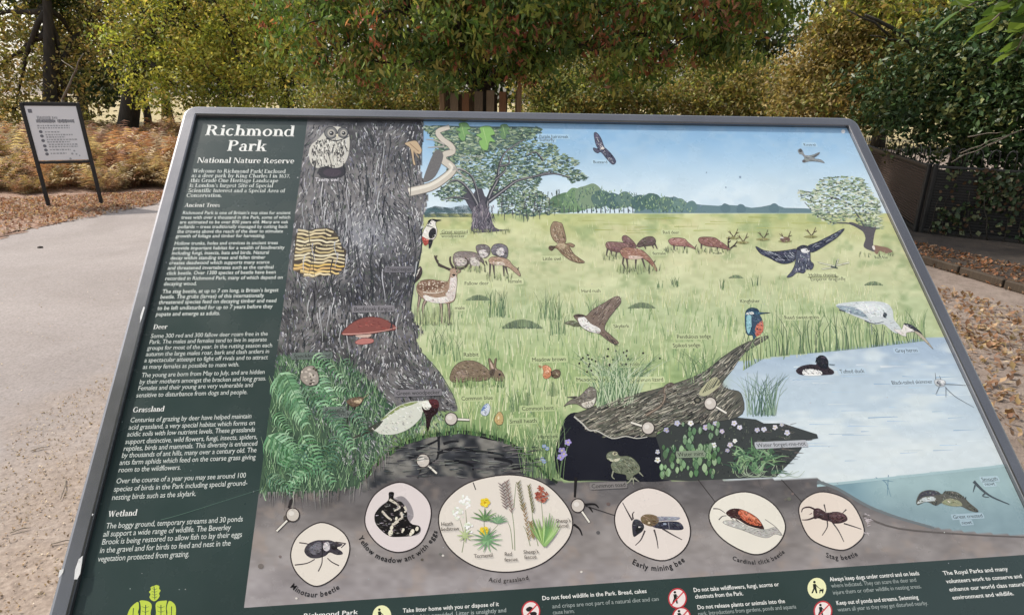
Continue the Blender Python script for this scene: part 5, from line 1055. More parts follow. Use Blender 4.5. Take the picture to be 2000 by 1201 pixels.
# heron
a = animal('', zI); a.poly([(945, 770), (1020, 750), (1150, 740), (1270, 740), (1350, 760), (1390, 810), (1400, 880), (1440, 930), (1460, 970), (1420, 990), (1370, 960), (1320, 920), (1250, 920), (1180, 890), (1080, 850), (1000, 815)], (208, 215, 218), True)
a.poly([(1100, 770), (1240, 755), (1330, 790), (1340, 850), (1250, 860), (1150, 820)], (224, 230, 232)); a.poly([(950, 775), (1100, 790), (1200, 870), (1110, 850), (1010, 815)], (150, 166, 178)); a.poly([(1320, 830), (1345, 835), (1340, 870), (1315, 860)], (66, 72, 80)); a.line([(970, 805), (1020, 822)], 3, (70, 76, 84), 1.5); a.line([(1170, 890), (1240, 915), (1320, 900)], 2, (72, 78, 88), 1)
a.poly([(1400, 960), (1460, 960), (1480, 920), (1530, 930), (1570, 975), (1500, 985), (1495, 1015), (1450, 1000)], (232, 226, 222), True, ((130, 128, 128), .8)); a.poly([(1475, 915), (1530, 920), (1590, 960), (1625, 1000), (1560, 970)], (58, 60, 66)); a.poly([(1560, 975), (1620, 1000), (1710, 1115), (1640, 1050)], (190, 180, 160), True, ((96, 90, 84), .8))
a.line([(1225, 920), (1228, 1000)], 1.6, (140, 146, 150), 1, False)
child(a, 'printed_heron', 'pale grey heron stooping to the pond with its bill down')
# duck
a = animal('', zL); a.poly([(205, 355), (240, 325), (300, 312), (345, 312), (345, 280), (365, 252), (400, 255), (428, 285), (432, 330), (465, 355), (465, 378), (420, 385), (300, 388), (230, 382)], (52, 42, 48), True); a.poly([(255, 352), (310, 345), (378, 358), (375, 388), (265, 388)], (240, 240, 238)); a.poly([(345, 280), (370, 250), (410, 258), (430, 300), (420, 345), (370, 330), (348, 300)], (24, 26, 36)); a.poly([(435, 308), (478, 312), (470, 320), (435, 318)], (120, 136, 150), False); a.line([(350, 265), (340, 300)], 2, (30, 30, 40), 1, False)
child(a, 'printed_duck', 'black and white tufted duck on the painted pond')
a = animal('', zL); a.poly([(1165, 425), (1200, 415), (1240, 430), (1235, 460), (1200, 465), (1175, 455)], (196, 200, 204), True, ((96, 100, 104), .8))
for p in [((1230, 450), (1300, 452), (1385, 458)), ((1240, 470), (1310, 535), (1440, 610)), ((1200, 465), (1175, 520)), ((1245, 470), (1245, 540)), ((1175, 420), (1170, 370)), ((1210, 420), (1200, 390))]: a.line(p, 1.6, (104, 110, 120), .7)
a.ell(1195, 438, 14, 12, (84, 90, 98)); a.ell(1222, 430, 12, 9, (226, 228, 230)); a.ell(1205, 455, 9, 7, (120, 124, 128))
child(a, 'printed_skimmer')
# green woodpecker
a = animal('', zC); a.poly([(640, 680), (720, 660), (800, 600), (860, 570), (920, 500), (1000, 440), (1100, 405), (1180, 400), (1220, 395), (1255, 420), (1250, 470), (1190, 470), (1170, 520), (1110, 580), (1040, 620), (960, 640), (880, 635), (830, 610), (740, 640)], (214, 216, 206), True)
a.poly([(880, 540), (950, 482), (1040, 425), (1150, 405), (1100, 430), (1020, 455), (940, 510)], (136, 150, 96)); a.poly([(640, 682), (740, 630), (830, 570), (900, 540), (850, 600), (760, 645)], (66, 70, 62)); hatch(a, [(880, 590), (1000, 520), (1120, 500), (1060, 610), (900, 630)], 24, 16, [(150, 150, 146), (240, 242, 232)], .4)
a.poly([(1180, 440), (1215, 450), (1260, 400), (1290, 420), (1290, 480), (1250, 520), (1225, 610), (1210, 610), (1205, 510), (1185, 470)], (44, 26, 32)); a.poly([(1180, 410), (1225, 405), (1245, 440), (1225, 462), (1190, 455)], (238, 238, 230)); a.poly([(1225, 395), (1285, 390), (1300, 440), (1262, 450)], (86, 44, 50)); 
for p in [((980, 640), (1010, 670), (1040, 690)), ((980, 650), (960, 680), (990, 700))]: a.line(p, 2.2, (90, 94, 88), 1)
child(a, 'printed_green_woodpecker', 'pale green woodpecker with dark red crown at the trunk foot')
a = animal('', zG); a.poly([(175, 60), (190, 30), (230, 20), (260, 25), (310, 30), (262, 45), (255, 75), (268, 130), (255, 190), (225, 230), (200, 300), (185, 300), (195, 250), (150, 280), (125, 230), (120, 180), (140, 120), (160, 90)], (232, 228, 220), True, DO)
a.poly([(175, 60), (190, 30), (230, 20), (260, 25), (305, 31), (262, 45), (230, 45), (215, 65), (190, 75)], (26, 26, 30)); a.poly([(200, 45), (235, 35), (240, 50), (210, 60)], (238, 234, 228)); a.poly([(185, 160), (205, 120), (235, 105), (258, 130), (250, 185), (215, 210), (190, 200)], (28, 28, 34)); a.poly([(120, 190), (160, 210), (200, 225), (185, 255), (150, 280), (128, 240)], (178, 84, 72)); a.poly([(185, 225), (225, 225), (205, 295), (188, 300)], (30, 28, 32)); a.line([(170, 85), (230, 100)], 2, (30, 30, 34), 1, False)
child(a, 'printed_spotted_woodpecker', 'black white and red woodpecker clinging to the trunk')
a = animal('', zG); a.poly([(60, 545), (85, 500), (100, 480), (118, 500), (122, 545), (105, 590), (80, 620), (50, 650), (30, 690), (40, 640), (45, 590)], (60, 50, 48), True); a.poly([(35, 570), (70, 530), (100, 500), (85, 545), (60, 585)], (222, 216, 208))
child(a, 'printed_treecreeper')
a = animal('', zK); a.poly([(85, 565), (130, 520), (200, 490), (250, 440), (285, 420), (315, 435), (325, 470), (320, 530), (290, 570), (240, 580), (180, 548), (120, 550)], (126, 120, 112), True, DO); hatch(a, [(150, 520), (250, 450), (310, 460), (310, 540), (250, 560)], 40, 22, [(56, 52, 52), (206, 200, 188), (86, 80, 76)], -.3); a.poly([(215, 545), (290, 520), (318, 500), (300, 560), (245, 576)], (212, 206, 196)); a.poly([(105, 498), (180, 490), (170, 505)], (80, 76, 72)); hatch(a, [(225, 545), (300, 520), (295, 565), (250, 570)], 14, 12, [(64, 60, 58)], 1.2)
for x in (250, 275): a.line([(x, 578), (x + 4, 600)], 1.2, (110, 100, 92), .8, False)
child(a, 'printed_meadow_pipit')
# fallow stag
a = animal('', zG)
for p, w in [([(100, 700), (95, 800), (80, 880), (78, 960)], 7), ([(165, 800), (130, 880), (140, 1000)], 7), ([(300, 820), (310, 900), (318, 1040)], 7), ([(375, 820), (385, 920), (380, 1060)], 6)]: a.line(p, w + 1, (104, 92, 84), 2.6); a.line(p, w * .5, (170, 152, 138), 1)
a.poly([(65, 690), (100, 630), (180, 610), (280, 620), (370, 630), (395, 560), (400, 510), (430, 500), (490, 510), (500, 535), (465, 560), (465, 620), (455, 720), (440, 810), (380, 845), (300, 840), (200, 830), (130, 800), (85, 760)], (164, 138, 118), True, ((84, 70, 64), 1.1))
a.poly([(400, 590), (450, 570), (462, 640), (450, 740), (430, 810), (370, 830), (345, 770), (385, 700)], (222, 212, 206)); a.poly([(140, 760), (250, 790), (360, 780), (370, 835), (240, 840), (150, 810)], (232, 226, 220)); a.poly([(70, 690), (110, 630), (200, 612), (360, 632), (350, 670), (250, 710), (120, 720)], (128, 100, 82))
for _ in range(46): a.ell(U(90, 350), U(630, 735), U(5, 9), U(4, 7), jit((226, 212, 194), 8), n=6)
a.line([(130, 735), (250, 745), (340, 725)], 2, (226, 214, 200), 1); a.poly([(395, 520), (440, 500), (495, 515), (485, 540), (440, 580), (410, 590)], (176, 150, 130)); a.ell(432, 568, 15, 11, (40, 36, 36)); a.ell(455, 535, 6, 5, (36, 32, 32)); a.poly([(465, 520), (490, 505), (495, 520)], (120, 100, 88), False)
for p in [[(395, 515), (330, 485), (275, 450), (258, 400), (268, 375)], [(430, 500), (400, 450), (395, 400), (405, 390)], [(330, 485), (300, 480), (275, 470)], [(275, 440), (250, 400), (245, 375)], [(445, 500), (500, 505), (555, 480), (570, 430), (540, 400)]]: a.line(p, 5, (72, 62, 56), 2)
child(a, 'printed_fallow_stag', 'spotted fallow buck with antlers standing by the trunk')
a = animal('', zG)
def deer(body, legs, col, belly=None):
    for p in legs: a.line(p, 4.2, (92, 82, 78), 1.8, False)
    a.poly(body, col, True, ((62, 54, 54), 1.1))
deer([(430, 370), (470, 340), (560, 335), (650, 350), (700, 390), (730, 440), (700, 440), (650, 420), (600, 450), (520, 480), (450, 480), (425, 430)], [[(450, 470), (445, 500)], [(600, 440), (600, 500)], [(660, 430), (690, 500)], [(700, 420), (740, 480)]], (132, 122, 118)); a.poly([(440, 410), (500, 400), (570, 420), (540, 470), (470, 475)], (206, 196, 190)); a.poly([(600, 400), (660, 400), (690, 470), (640, 480), (600, 460)], (210, 202, 196))
deer([(650, 290), (680, 270), (740, 270), (785, 300), (785, 360), (740, 400), (690, 380), (660, 340)], [[(700, 380), (700, 420)]], (120, 112, 112)); a.poly([(680, 330), (740, 320), (770, 370), (720, 400), (690, 380)], (206, 198, 196))
deer([(800, 310), (830, 270), (890, 260), (950, 285), (965, 340), (950, 400), (900, 390), (850, 380), (810, 360)], [[(890, 380), (890, 410)]], (120, 116, 122)); a.poly([(850, 320), (910, 300), (935, 350), (900, 385), (860, 365)], (214, 208, 208))
deer([(775, 420), (810, 390), (900, 395), (970, 420), (1010, 470), (1060, 510), (1085, 560), (1080, 580), (1040, 550), (980, 500), (930, 480), (900, 470), (820, 470), (785, 450)], [[(790, 450), (785, 580)], [(820, 460), (830, 570)], [(920, 470), (925, 580)], [(940, 480), (960, 560)]], (176, 150, 130)); a.poly([(820, 440), (910, 440), (930, 470), (830, 468)], (214, 200, 186)); a.line([(1060, 510), (1068, 490)], 2, (90, 76, 70), 1, False)
a.line([(745, 430), (760, 470)], 3, (60, 52, 52), 1.5, False)
child(a, 'printed_fallow_herd', 'small herd of grazing fallow deer')
a = animal('', zH)
deer([(905, 250), (950, 200), (1000, 178), (1050, 180), (1075, 215), (1060, 250), (1020, 260), (960, 265), (920, 275)], [[(970, 255), (985, 290)], [(1060, 230), (1090, 290)], [(1040, 240), (1055, 285)]], (104, 88, 84))
deer([(770, 180), (800, 165), (840, 190), (880, 230), (900, 270), (860, 280), (800, 240), (775, 215)], [], (128, 100, 98))
deer([(620, 250), (640, 225), (720, 225), (800, 235), (840, 260), (820, 310), (740, 320), (660, 300), (630, 280)], [[(640, 280), (625, 350)], [(665, 290), (680, 355)], [(720, 310), (715, 350)]], (134, 104, 100))
deer([(750, 300), (800, 275), (880, 280), (950, 300), (1000, 340), (1050, 400), (1085, 470), (1075, 490), (1030, 430), (970, 380), (920, 370), (830, 380), (775, 360)], [[(785, 350), (775, 420), (800, 470)], [(810, 370), (825, 470)], [(895, 370), (890, 470)], [(950, 370), (985, 480)]], (156, 118, 102)); a.poly([(830, 350), (900, 350), (960, 360), (930, 378), (840, 382)], (206, 184, 170)); a.line([(1060, 410), (1072, 390)], 2.2, (60, 44, 44), 1, False)
deer([(1190, 210), (1240, 188), (1330, 195), (1370, 230), (1430, 280), (1440, 295), (1390, 275), (1340, 265), (1240, 260), (1205, 245)], [[(1240, 250), (1240, 300)], [(1340, 255), (1330, 295)]], (164, 124, 116)); a.line([(1430, 280), (1445, 250)], 2, (84, 64, 60), .8, False)
deer([(1460, 205), (1490, 182), (1600, 185), (1660, 220), (1730, 270), (1750, 300), (1700, 290), (1640, 275), (1540, 265), (1480, 240)], [[(1490, 240), (1485, 290)], [(1640, 260), (1630, 290)]], (144, 106, 98))
for p in [[(1735, 280), (1730, 220), (1740, 175)], [(1750, 285), (1790, 250), (1815, 215)], [(1732, 230), (1755, 215)], [(1731, 205), (1752, 190)], [(1775, 262), (1810, 265)]]: a.line(p, 3, (60, 46, 44), 1.2)
child(a, 'printed_red_deer', 'herd of reddish deer grazing in the painted meadow')
a = animal('', zI)
for x, y, s in [(140, 215, 1), (215, 250, 1), (375, 225, 1), (550, 240, 1.1), (750, 205, 1)]:
    for p in [[(0, 25), (-15, 0), (-45, -25)], [(0, 25), (20, -5), (35, -45)], [(-20, -2), (-30, -30)], [(18, -5), (45, -15)]]: a.line([(x + s * q0, y + s * q1) for q0, q1 in p], 2.2, (84, 66, 56), .8)
    a.poly([(x - 60, y + 30), (x, y + 18), (x + 50, y + 30), (x, y + 42)], (150, 148, 102))
a.poly([(505, 250), (540, 235), (580, 245), (575, 270), (530, 278)], (120, 96, 86)); a.ell(520, 245, 14, 9, (222, 216, 204))
child(a, 'printed_resting_stags')['kind'] = 'stuff'
# rabbit, butterflies, toad, lizard, cricket
a = animal('', zJ); a.poly([(165, 400), (190, 330), (240, 280), (310, 260), (390, 270), (460, 310), (500, 345), (495, 290), (490, 250), (505, 245), (535, 290), (545, 250), (560, 245), (555, 320), (600, 350), (625, 400), (600, 435), (550, 430), (510, 400), (490, 420), (430, 430), (380, 435), (320, 425), (290, 445), (210, 445), (175, 430)], (132, 116, 98), True, ((60, 52, 48), 1.3))
a.poly([(205, 400), (230, 350), (290, 335), (325, 370), (310, 420), (260, 440), (215, 435)], (150, 132, 118), True, ((84, 72, 66), .9)); hatch(a, [(200, 350), (300, 270), (430, 290), (490, 360), (480, 420), (330, 420)], 60, 24, [(92, 80, 70), (172, 154, 132), (70, 60, 54)], .2); a.ell(585, 378, 10, 9, (28, 26, 28)); a.poly([(500, 350), (545, 330), (530, 400), (510, 400)], (92, 80, 72)); a.poly([(505, 270), (525, 300), (535, 330), (515, 320)], (206, 182, 166))
child(a, 'printed_rabbit', 'brown rabbit crouched in the painted grass')
a = animal('', zJ); a.poly([(945, 310), (980, 300), (1020, 330), (1015, 390), (975, 415), (950, 390), (955, 350)], (206, 142, 108), True, ((112, 78, 64), 1)); a.ell(985, 355, 16, 14, (236, 208, 180)); a.poly([(1020, 360), (1060, 335), (1095, 350), (1090, 395), (1050, 410), (1030, 390)], (112, 96, 80), True, DO); a.ell(1070, 375, 12, 10, (190, 180, 150)); a.line([(1018, 350), (1028, 405)], 2.4, (60, 50, 48), 1.2, False); a.poly([(910, 300), (940, 310), (925, 325)], (160, 128, 96)); child(a, 'printed_butterfly', 'brown and orange butterfly')
a = animal('', zJ); a.poly([(425, 690), (450, 640), (485, 620), (505, 650), (495, 700), (470, 725), (435, 715)], (206, 214, 226), True, ((96, 108, 130), .9)); a.poly([(430, 685), (455, 640), (480, 625), (470, 670)], (96, 124, 176)); child(a, 'printed_butterfly', 'blue butterfly')
a = animal('', zJ); a.poly([(540, 760), (560, 710), (590, 690), (615, 730), (610, 790), (570, 800)], (196, 170, 120), True, ((84, 66, 48), 1)); a.ell(575, 740, 9, 14, (236, 222, 186)); a.line([(560, 800), (600, 850)], 1.2, (150, 150, 110), .6, False)
child(a, 'printed_butterfly', 'small tan butterfly')
a = animal('', zJ)
for cx, cy, h in [(820, 640, 110), (1030, 560, 120)]:
    a.line([(cx, cy), (cx, cy - h)], 1.2, (110, 136, 96), .6, False)
    for k in range(12): t = k / 12; l = (1 - t) * 46 + 8; [a.line([(cx, cy - h * t), (cx + s * l, cy - h * t - 16)], .9, (112, 134, 98), .4, False) for s in (-1, 1)]
child(a, 'printed_bent_grass')['kind'] = 'stuff'
a = animal('', zK); a.poly([(395, 935), (410, 905), (450, 893), (480, 905), (500, 930), (560, 930), (610, 960), (645, 1010), (640, 1050), (600, 1075), (590, 1100), (550, 1105), (540, 1070), (490, 1060), (450, 1045), (430, 1000), (440, 970), (410, 960)], (116, 122, 104), True, ((40, 44, 42), 1.2))
a.poly([(405, 945), (450, 955), (500, 945), (480, 970), (430, 968)], (206, 204, 180)); a.ell(462, 912, 20, 14, (196, 192, 164)); a.ell(462, 912, 9, 10, (26, 26, 28)); hatch(a, [(480, 950), (580, 940), (635, 1010), (600, 1060), (490, 1050), (450, 1020)], 34, 22, [(70, 76, 66), (164, 166, 144), (54, 58, 54)], .8)
for p in [((450, 1040), (440, 1080), (460, 1100)), ((590, 1090), (560, 1125), (530, 1140)), ((595, 1095), (600, 1140)), ((600, 1090), (640, 1120)), ((640, 1050), (670, 1080))]: a.line(p, 3.2, (152, 154, 136), 1.2)
child(a, 'printed_toad', 'mottled toad in the black mouth of the log')
a = animal('', zK); a.line([(690, 630), (740, 600), (800, 560), (830, 500), (820, 440), (850, 405), (885, 395)], 7, (98, 88, 80), 4); a.line([(690, 630), (740, 600), (800, 560), (830, 500), (825, 445), (850, 410)], 1.8, (168, 152, 136), 1); a.poly([(840, 415), (860, 395), (895, 395), (890, 415), (860, 430)], (92, 82, 76))
for p in [((835, 470), (790, 470), (770, 500)), ((845, 440), (890, 460)), ((830, 530), (880, 540)), ((810, 550), (770, 520))]: a.line(p, 2.4, (92, 82, 76), 1)
child(a, 'printed_lizard')
a = animal('', zC); a.poly([(640, 400), (700, 370), (760, 380), (740, 420), (700, 445), (660, 430)], (112, 92, 76), True, DO); a.line([(700, 440), (690, 520), (680, 560)], 3, (48, 42, 42), 1); a.line([(650, 420), (640, 640)], 3, (50, 46, 46), 1); a.line([(760, 380), (800, 350)], 1.2, (180, 160, 130), .5); a.poly([(690, 400), (750, 385), (730, 420)], (196, 176, 146))
child(a, 'printed_bush_cricket')
a = animal('', zO); a.poly([(1180, 300), (1210, 240), (1270, 218), (1340, 225), (1380, 250), (1400, 230), (1440, 225), (1500, 235), (1550, 270), (1600, 320), (1660, 370), (1660, 392), (1600, 380), (1540, 350), (1460, 330), (1380, 320), (1330, 340), (1260, 310), (1190, 335)], (92, 92, 84), True); a.poly([(1185, 325), (1230, 280), (1310, 270), (1330, 300), (1250, 310)], (196, 204, 206)); a.poly([(1380, 320), (1430, 285), (1510, 300), (1540, 340), (1460, 345)], (150, 152, 124)); a.poly([(1190, 300), (1220, 240), (1300, 220), (1370, 250), (1300, 262), (1230, 270)], (66, 66, 74))
a.line([(1330, 340), (1340, 300)], 3, (60, 62, 64), 1.5, False)
for x in range(1400, 1580, 18): a.line([(x, 245 + (x - 1400) * .28), (x + 8, 222 + (x - 1400) * .3)], 3.2, (58, 62, 58), .6, False)
a.line([(1630, 150), (1700, 220), (1780, 275), (1910, 330)], 6, (72, 82, 88), 1.6); a.line([(1640, 180), (1625, 235)], 3, (72, 82, 88), 1, False); a.line([(1730, 235), (1700, 265), (1750, 275)], 3, (84, 92, 96), 1)
child(a, 'printed_newts')
a = Art(5); a.desat = .15
def feet(x0, x1, y, L, n, cols):
    for _ in range(n): x = U(x0, x1); l = L * U(.4, 1); a.line([(x, y + U(-2, 6)), (x + U(-3, 3), y - l)], U(.9, 1.9), jit(R1.choice(cols), 12), .3, False)
G1 = [(150, 168, 112), (186, 200, 140), (112, 124, 92), (206, 214, 160), (92, 100, 82)]
a.begin_flood()
for f in [(808, 886, 626, 34, 90, G1), (950, 1000, 540, 14, 34, G1), (890, 950, 524, 12, 26, G1), (1180, 1215, 500, 12, 20, G1), (1205, 1290, 526, 16, 44, G1), (1300, 1345, 486, 10, 26, G1), (1362, 1430, 488, 10, 34, G1), (878, 985, 748, 18, 80, [(150, 182, 112), (118, 150, 92), (186, 206, 138), (92, 120, 80)]), (918, 1000, 448, 8, 40, [(120, 130, 96), (170, 178, 120)]), (1675, 1750, 494, 8, 24, G1)]: feet(*f)
a.end_flood(); child(a, 'printed_foreground_grass')['kind'] = 'stuff'
# ------------------------------------------------------------------ magnified insects in circles
def zp(z, pts): return [(z[0] + x / z[2], z[1] + y / z[2]) for x, y in pts]
CIRC = {
 'minotaur': zp(zD, [(640, 390), (830, 470), (895, 620), (815, 820), (610, 945), (440, 840), (380, 670), (450, 500)]),
 'ant': zp(zD, [(1330, 40), (1530, 140), (1605, 310), (1520, 560), (1320, 650), (1130, 570), (1025, 380), (1110, 150)]),
 'bee': zp(zN, [(540, 150), (820, 270), (955, 540), (890, 760), (660, 865), (330, 720), (212, 480), (290, 270)]),
 'click': zp(zN, [(1500, 190), (1760, 300), (1890, 520), (1800, 720), (1580, 805), (1280, 660), (1140, 450), (1225, 270)]),
 'stag': zp(zO, [(450, 232), (660, 310), (770, 520), (720, 630), (580, 690), (350, 600), (258, 400), (300, 290)]),
 'acid': zp(zM, [(740, 118), (1050, 185), (1260, 370), (1345, 560), (1280, 760), (1050, 960), (740, 1035), (430, 985), (180, 810), (80, 570), (140, 370), (370, 190)])}
def disc(key, col):
    a = Art(); a.poly(CIRC[key], col, True, ((56, 50, 52), 2.4), 6, True); a.fur = 1; return a
LEG = (66, 58, 62)
a = disc('minotaur', (228, 220, 210)); a.zoom(*zD)
for p in [((455, 565), (520, 575), (560, 590)), ((415, 760), (520, 745), (590, 710)), ((620, 815), (650, 750), (655, 690)), ((800, 765), (740, 735), (700, 700)), ((860, 570), (820, 610)), ((770, 560), (840, 570), (860, 575))]: a.line(p, 2.4, LEG, 1.8)
a.poly([(500, 640), (530, 580), (600, 548), (660, 545), (720, 545), (790, 570), (830, 580), (800, 600), (760, 600), (820, 640), (830, 665), (780, 670), (720, 650), (680, 680), (610, 700), (540, 690)], (70, 66, 74), True, ((40, 38, 42), 1)); a.poly([(540, 620), (600, 565), (650, 570), (640, 640), (580, 670)], (120, 118, 126)); a.poly([(665, 575), (710, 560), (720, 620), (690, 640), (665, 620)], (206, 200, 204)); a.poly([(735, 580), (790, 590), (770, 630), (735, 620)], (48, 44, 48)); a.line([(652, 550), (656, 690)], 2, (34, 32, 36), 1.5, False)
arc_text(a, 'Minotaur beetle', CIRC['minotaur'], 134, 56, .0035, .0085); child(a, 'beetle_circle', 'dark beetle in the lowest left circle')
a = disc('ant', (224, 214, 214)); a.zoom(*zD); a.poly([(1240, 200), (1340, 160), (1400, 200), (1440, 270), (1450, 340), (1420, 400), (1510, 430), (1500, 490), (1430, 510), (1350, 510), (1250, 505), (1190, 470), (1120, 400), (1115, 320), (1160, 250)], (150, 144, 148)); a.poly([(1235, 130), (1280, 130), (1280, 185), (1350, 215), (1390, 290), (1400, 360), (1440, 405), (1500, 420), (1505, 470), (1440, 505), (1340, 515), (1250, 512), (1180, 470), (1120, 400), (1112, 320), (1160, 255), (1230, 195)], (30, 28, 30), True)
for p in [((1240, 190), (1290, 220), (1330, 260), (1280, 290)), ((1370, 250), (1385, 285), (1370, 300)), ((1175, 290), (1220, 340), (1260, 370)), ((1340, 300), (1350, 350), (1310, 370), (1280, 400)), ((1260, 410), (1290, 400), (1320, 380)), ((1360, 440), (1350, 480))]: a.line(p, 5, (214, 206, 192), 3)
for x, y, r in [(1250, 480, 28), (1440, 470, 24), (1480, 445, 20), (1425, 490, 18), (1360, 455, 15), (1300, 355, 16), (1260, 435, 20)]: a.ell(x, y, r * .7, r, (230, 224, 206), .3)
arc_text(a, 'Yellow meadow ant with eggs', CIRC['ant'], 156, 22, .0035, .0085); child(a, 'ant_circle', 'pale ants in a dark nest inside a circle')
a = disc('bee', (228, 218, 212)); a.zoom(*zN)
for p in [((385, 470), (340, 390), (290, 295)), ((395, 460), (388, 410), (405, 385)), ((510, 570), (470, 660), (415, 715)), ((600, 560), (625, 650), (640, 745)), ((680, 550), (780, 610), (875, 660))]: a.line(p, 3.4, LEG, 1.4)
a.poly([(600, 440), (700, 432), (850, 440), (820, 470), (700, 475), (610, 480)], (150, 152, 166)); a.poly([(580, 500), (700, 480), (840, 485), (890, 540), (860, 565), (740, 560), (600, 540)], (58, 58, 72), True); a.poly([(470, 440), (510, 412), (580, 412), (640, 440), (640, 490), (580, 530), (510, 510), (475, 480)], (122, 104, 82)); a.poly([(385, 500), (410, 460), (460, 470), (500, 520), (490, 570), (440, 610), (400, 630), (385, 570)], (58, 58, 66)); a.poly([(430, 530), (470, 520), (460, 580), (425, 600)], (30, 30, 34)); a.ell(455, 535, 12, 8, (214, 210, 204)); a.ell(550, 495, 12, 10, (214, 200, 176)); a.line([(740, 490), (750, 555)], 2, (140, 140, 150), 1, False); a.ell(705, 505, 18, 10, (150, 160, 180))
arc_text(a, 'Early mining bee', CIRC['bee'], 126, 56, .0035, .0085); child(a, 'bee_circle', 'dark bee with brown thorax in the middle circle')
a = disc('click', (232, 227, 216)); a.zoom(*zN); a.poly([(1275, 490), (1320, 470), (1420, 480), (1560, 545), (1700, 560), (1790, 540), (1860, 620), (1790, 605), (1715, 640), (1620, 625), (1480, 570), (1340, 525)], (186, 184, 180), True, ((120, 116, 114), 1)); a.line([(1690, 460), (1800, 540), (1860, 620)], 1.6, (140, 136, 132), 1)
a.poly([(1305, 400), (1350, 360), (1430, 355), (1520, 385), (1620, 450), (1680, 545), (1650, 555), (1520, 520), (1420, 460), (1350, 440)], (62, 40, 40), True); a.poly([(1425, 400), (1450, 368), (1520, 390), (1610, 450), (1655, 520), (1560, 510), (1470, 460)], (206, 112, 84)); a.poly([(1450, 375), (1560, 425), (1640, 500), (1540, 450)], (222, 142, 112))
for p in [((1180, 355), (1240, 360), (1300, 400)), ((1235, 465), (1270, 430), (1310, 425)), ((1350, 440), (1380, 465)), ((1400, 460), (1440, 490))]: a.line(p, 2, LEG, 1)
arc_text(a, 'Cardinal click beetle', CIRC['click'], 122, 50, .0035, .0085); child(a, 'click_beetle_circle', 'red beetle on a curled leaf inside an oval')
a = disc('stag', (230, 217, 206)); a.zoom(*zO)
for p in [((455, 330), (470, 390)), ((630, 370), (600, 400)), ((480, 460), (480, 510), (440, 575)), ((520, 470), (570, 540), (612, 625)), ((610, 480), (690, 505), (750, 525))]: a.line(p, 2.8, LEG, 1.4)
a.poly([(375, 370), (410, 360), (450, 380), (480, 395), (560, 388), (620, 410), (640, 450), (600, 475), (540, 482), (500, 465), (450, 455), (410, 440), (380, 445), (370, 410)], (70, 50, 54), True); a.poly([(520, 400), (590, 400), (625, 440), (560, 465), (515, 450)], (94, 68, 70))
a.line([(390, 375), (340, 352), (290, 362), (278, 392)], 4, (66, 48, 52), 1.6); a.line([(385, 430), (330, 450), (280, 452)], 4, (66, 48, 52), 1.4); a.line([(360, 400), (340, 410)], 2, (120, 84, 90), 1, False); a.line([(487, 400), (490, 460)], 1.8, (36, 26, 30), 1.4, False)
for _ in range(16): x, y = U(765, 800), U(400, 560); a.line([(x, y), (x + U(10, 50), y + U(-10, 20))], 2.4, (196, 186, 190), .4, False)
arc_text(a, 'Stag beetle', CIRC['stag'], 116, 66, .0035, .0085); child(a, 'stag_beetle_circle', 'dark stag beetle in the rightmost circle')
a = disc('acid', (229, 221, 212)); a.zoom(*zM)
for p in [((300, 850), (320, 700), (280, 540)), ((310, 720), (350, 640)), ((345, 590), (335, 450)), ((535, 720), (510, 600), (515, 430)), ((540, 700), (640, 590)), ((800, 830), (790, 600), (760, 400), (720, 200)), ((780, 820), (760, 640), (735, 570)), ((790, 430), (810, 200)), ((945, 790), (910, 660), (880, 600)), ((1020, 790), (980, 600), (930, 230)), ((1080, 780), (1060, 500), (1040, 260))]: a.line(p, 1.8, (140, 148, 118), 1)
def spray(x, y, n, r, cols, w=5):
    for _ in range(n): t = U(0, 6.28); d = r * math.sqrt(U(0, 1)); a.ell(x + d * math.cos(t), y + d * math.sin(t), U(w, w * 2), U(w, w * 1.6), jit(R1.choice(cols), 8), n=6)
spray(335, 370, 28, 62, [(250, 250, 248), (232, 236, 222)], 9); spray(265, 480, 26, 54, [(250, 250, 248), (226, 232, 214)], 9); spray(365, 620, 22, 46, [(250, 250, 248), (226, 232, 214)], 9)
for x, y in [(517, 380), (510, 650)]: [a.ell(x + 26 * math.cos(t), y + 26 * math.sin(t), 24, 20, (236, 206, 62)) for t in (0, 1.3, 2.6, 3.9, 5.2)]; a.ell(x, y, 12, 12, (206, 160, 40))
for cx, cy, n, l, cols in [(515, 545, 7, 140, [(96, 132, 84), (122, 158, 104)]), (640, 570, 9, 100, [(120, 156, 122), (146, 178, 140)]), (535, 730, 14, 150, [(110, 152, 110), (134, 176, 128)]), (330, 690, 8, 80, [(186, 200, 150)])]:
    for k in range(n): t = (-2.9 + 2.7 * k / (n - 1)) if cy < 600 else 6.28 * k / n; a.line([(cx, cy), (cx + l * .5 * math.cos(t), cy + l * .5 * math.sin(t)), (cx + l * math.cos(t), cy + l * .8 * math.sin(t))], 5, jit(R1.choice(cols), 8), .6)
for bx, top, bot, sp, c in [(680, 180, 420, 70, (120, 104, 104)), (720, 160, 460, 45, (140, 118, 116)), (830, 170, 440, 40, (122, 118, 88)), (930, 200, 460, 30, (126, 124, 92)), (880, 380, 720, 36, (150, 126, 92)), (950, 540, 700, 40, (150, 132, 96))]:
    for k in range(16): y = top + (bot - top) * k / 16; s = (-1) ** k; a.line([(bx + (y - top) * .18, y + 30), (bx + (y - top) * .18 + s * sp * .6, y)], 3, jit(c, 10), .8, False)
spray(1050, 320, 60, 60, [(168, 92, 76), (140, 66, 58), (190, 120, 98)], 7); spray(1040, 250, 18, 28, [(168, 92, 76)], 6)
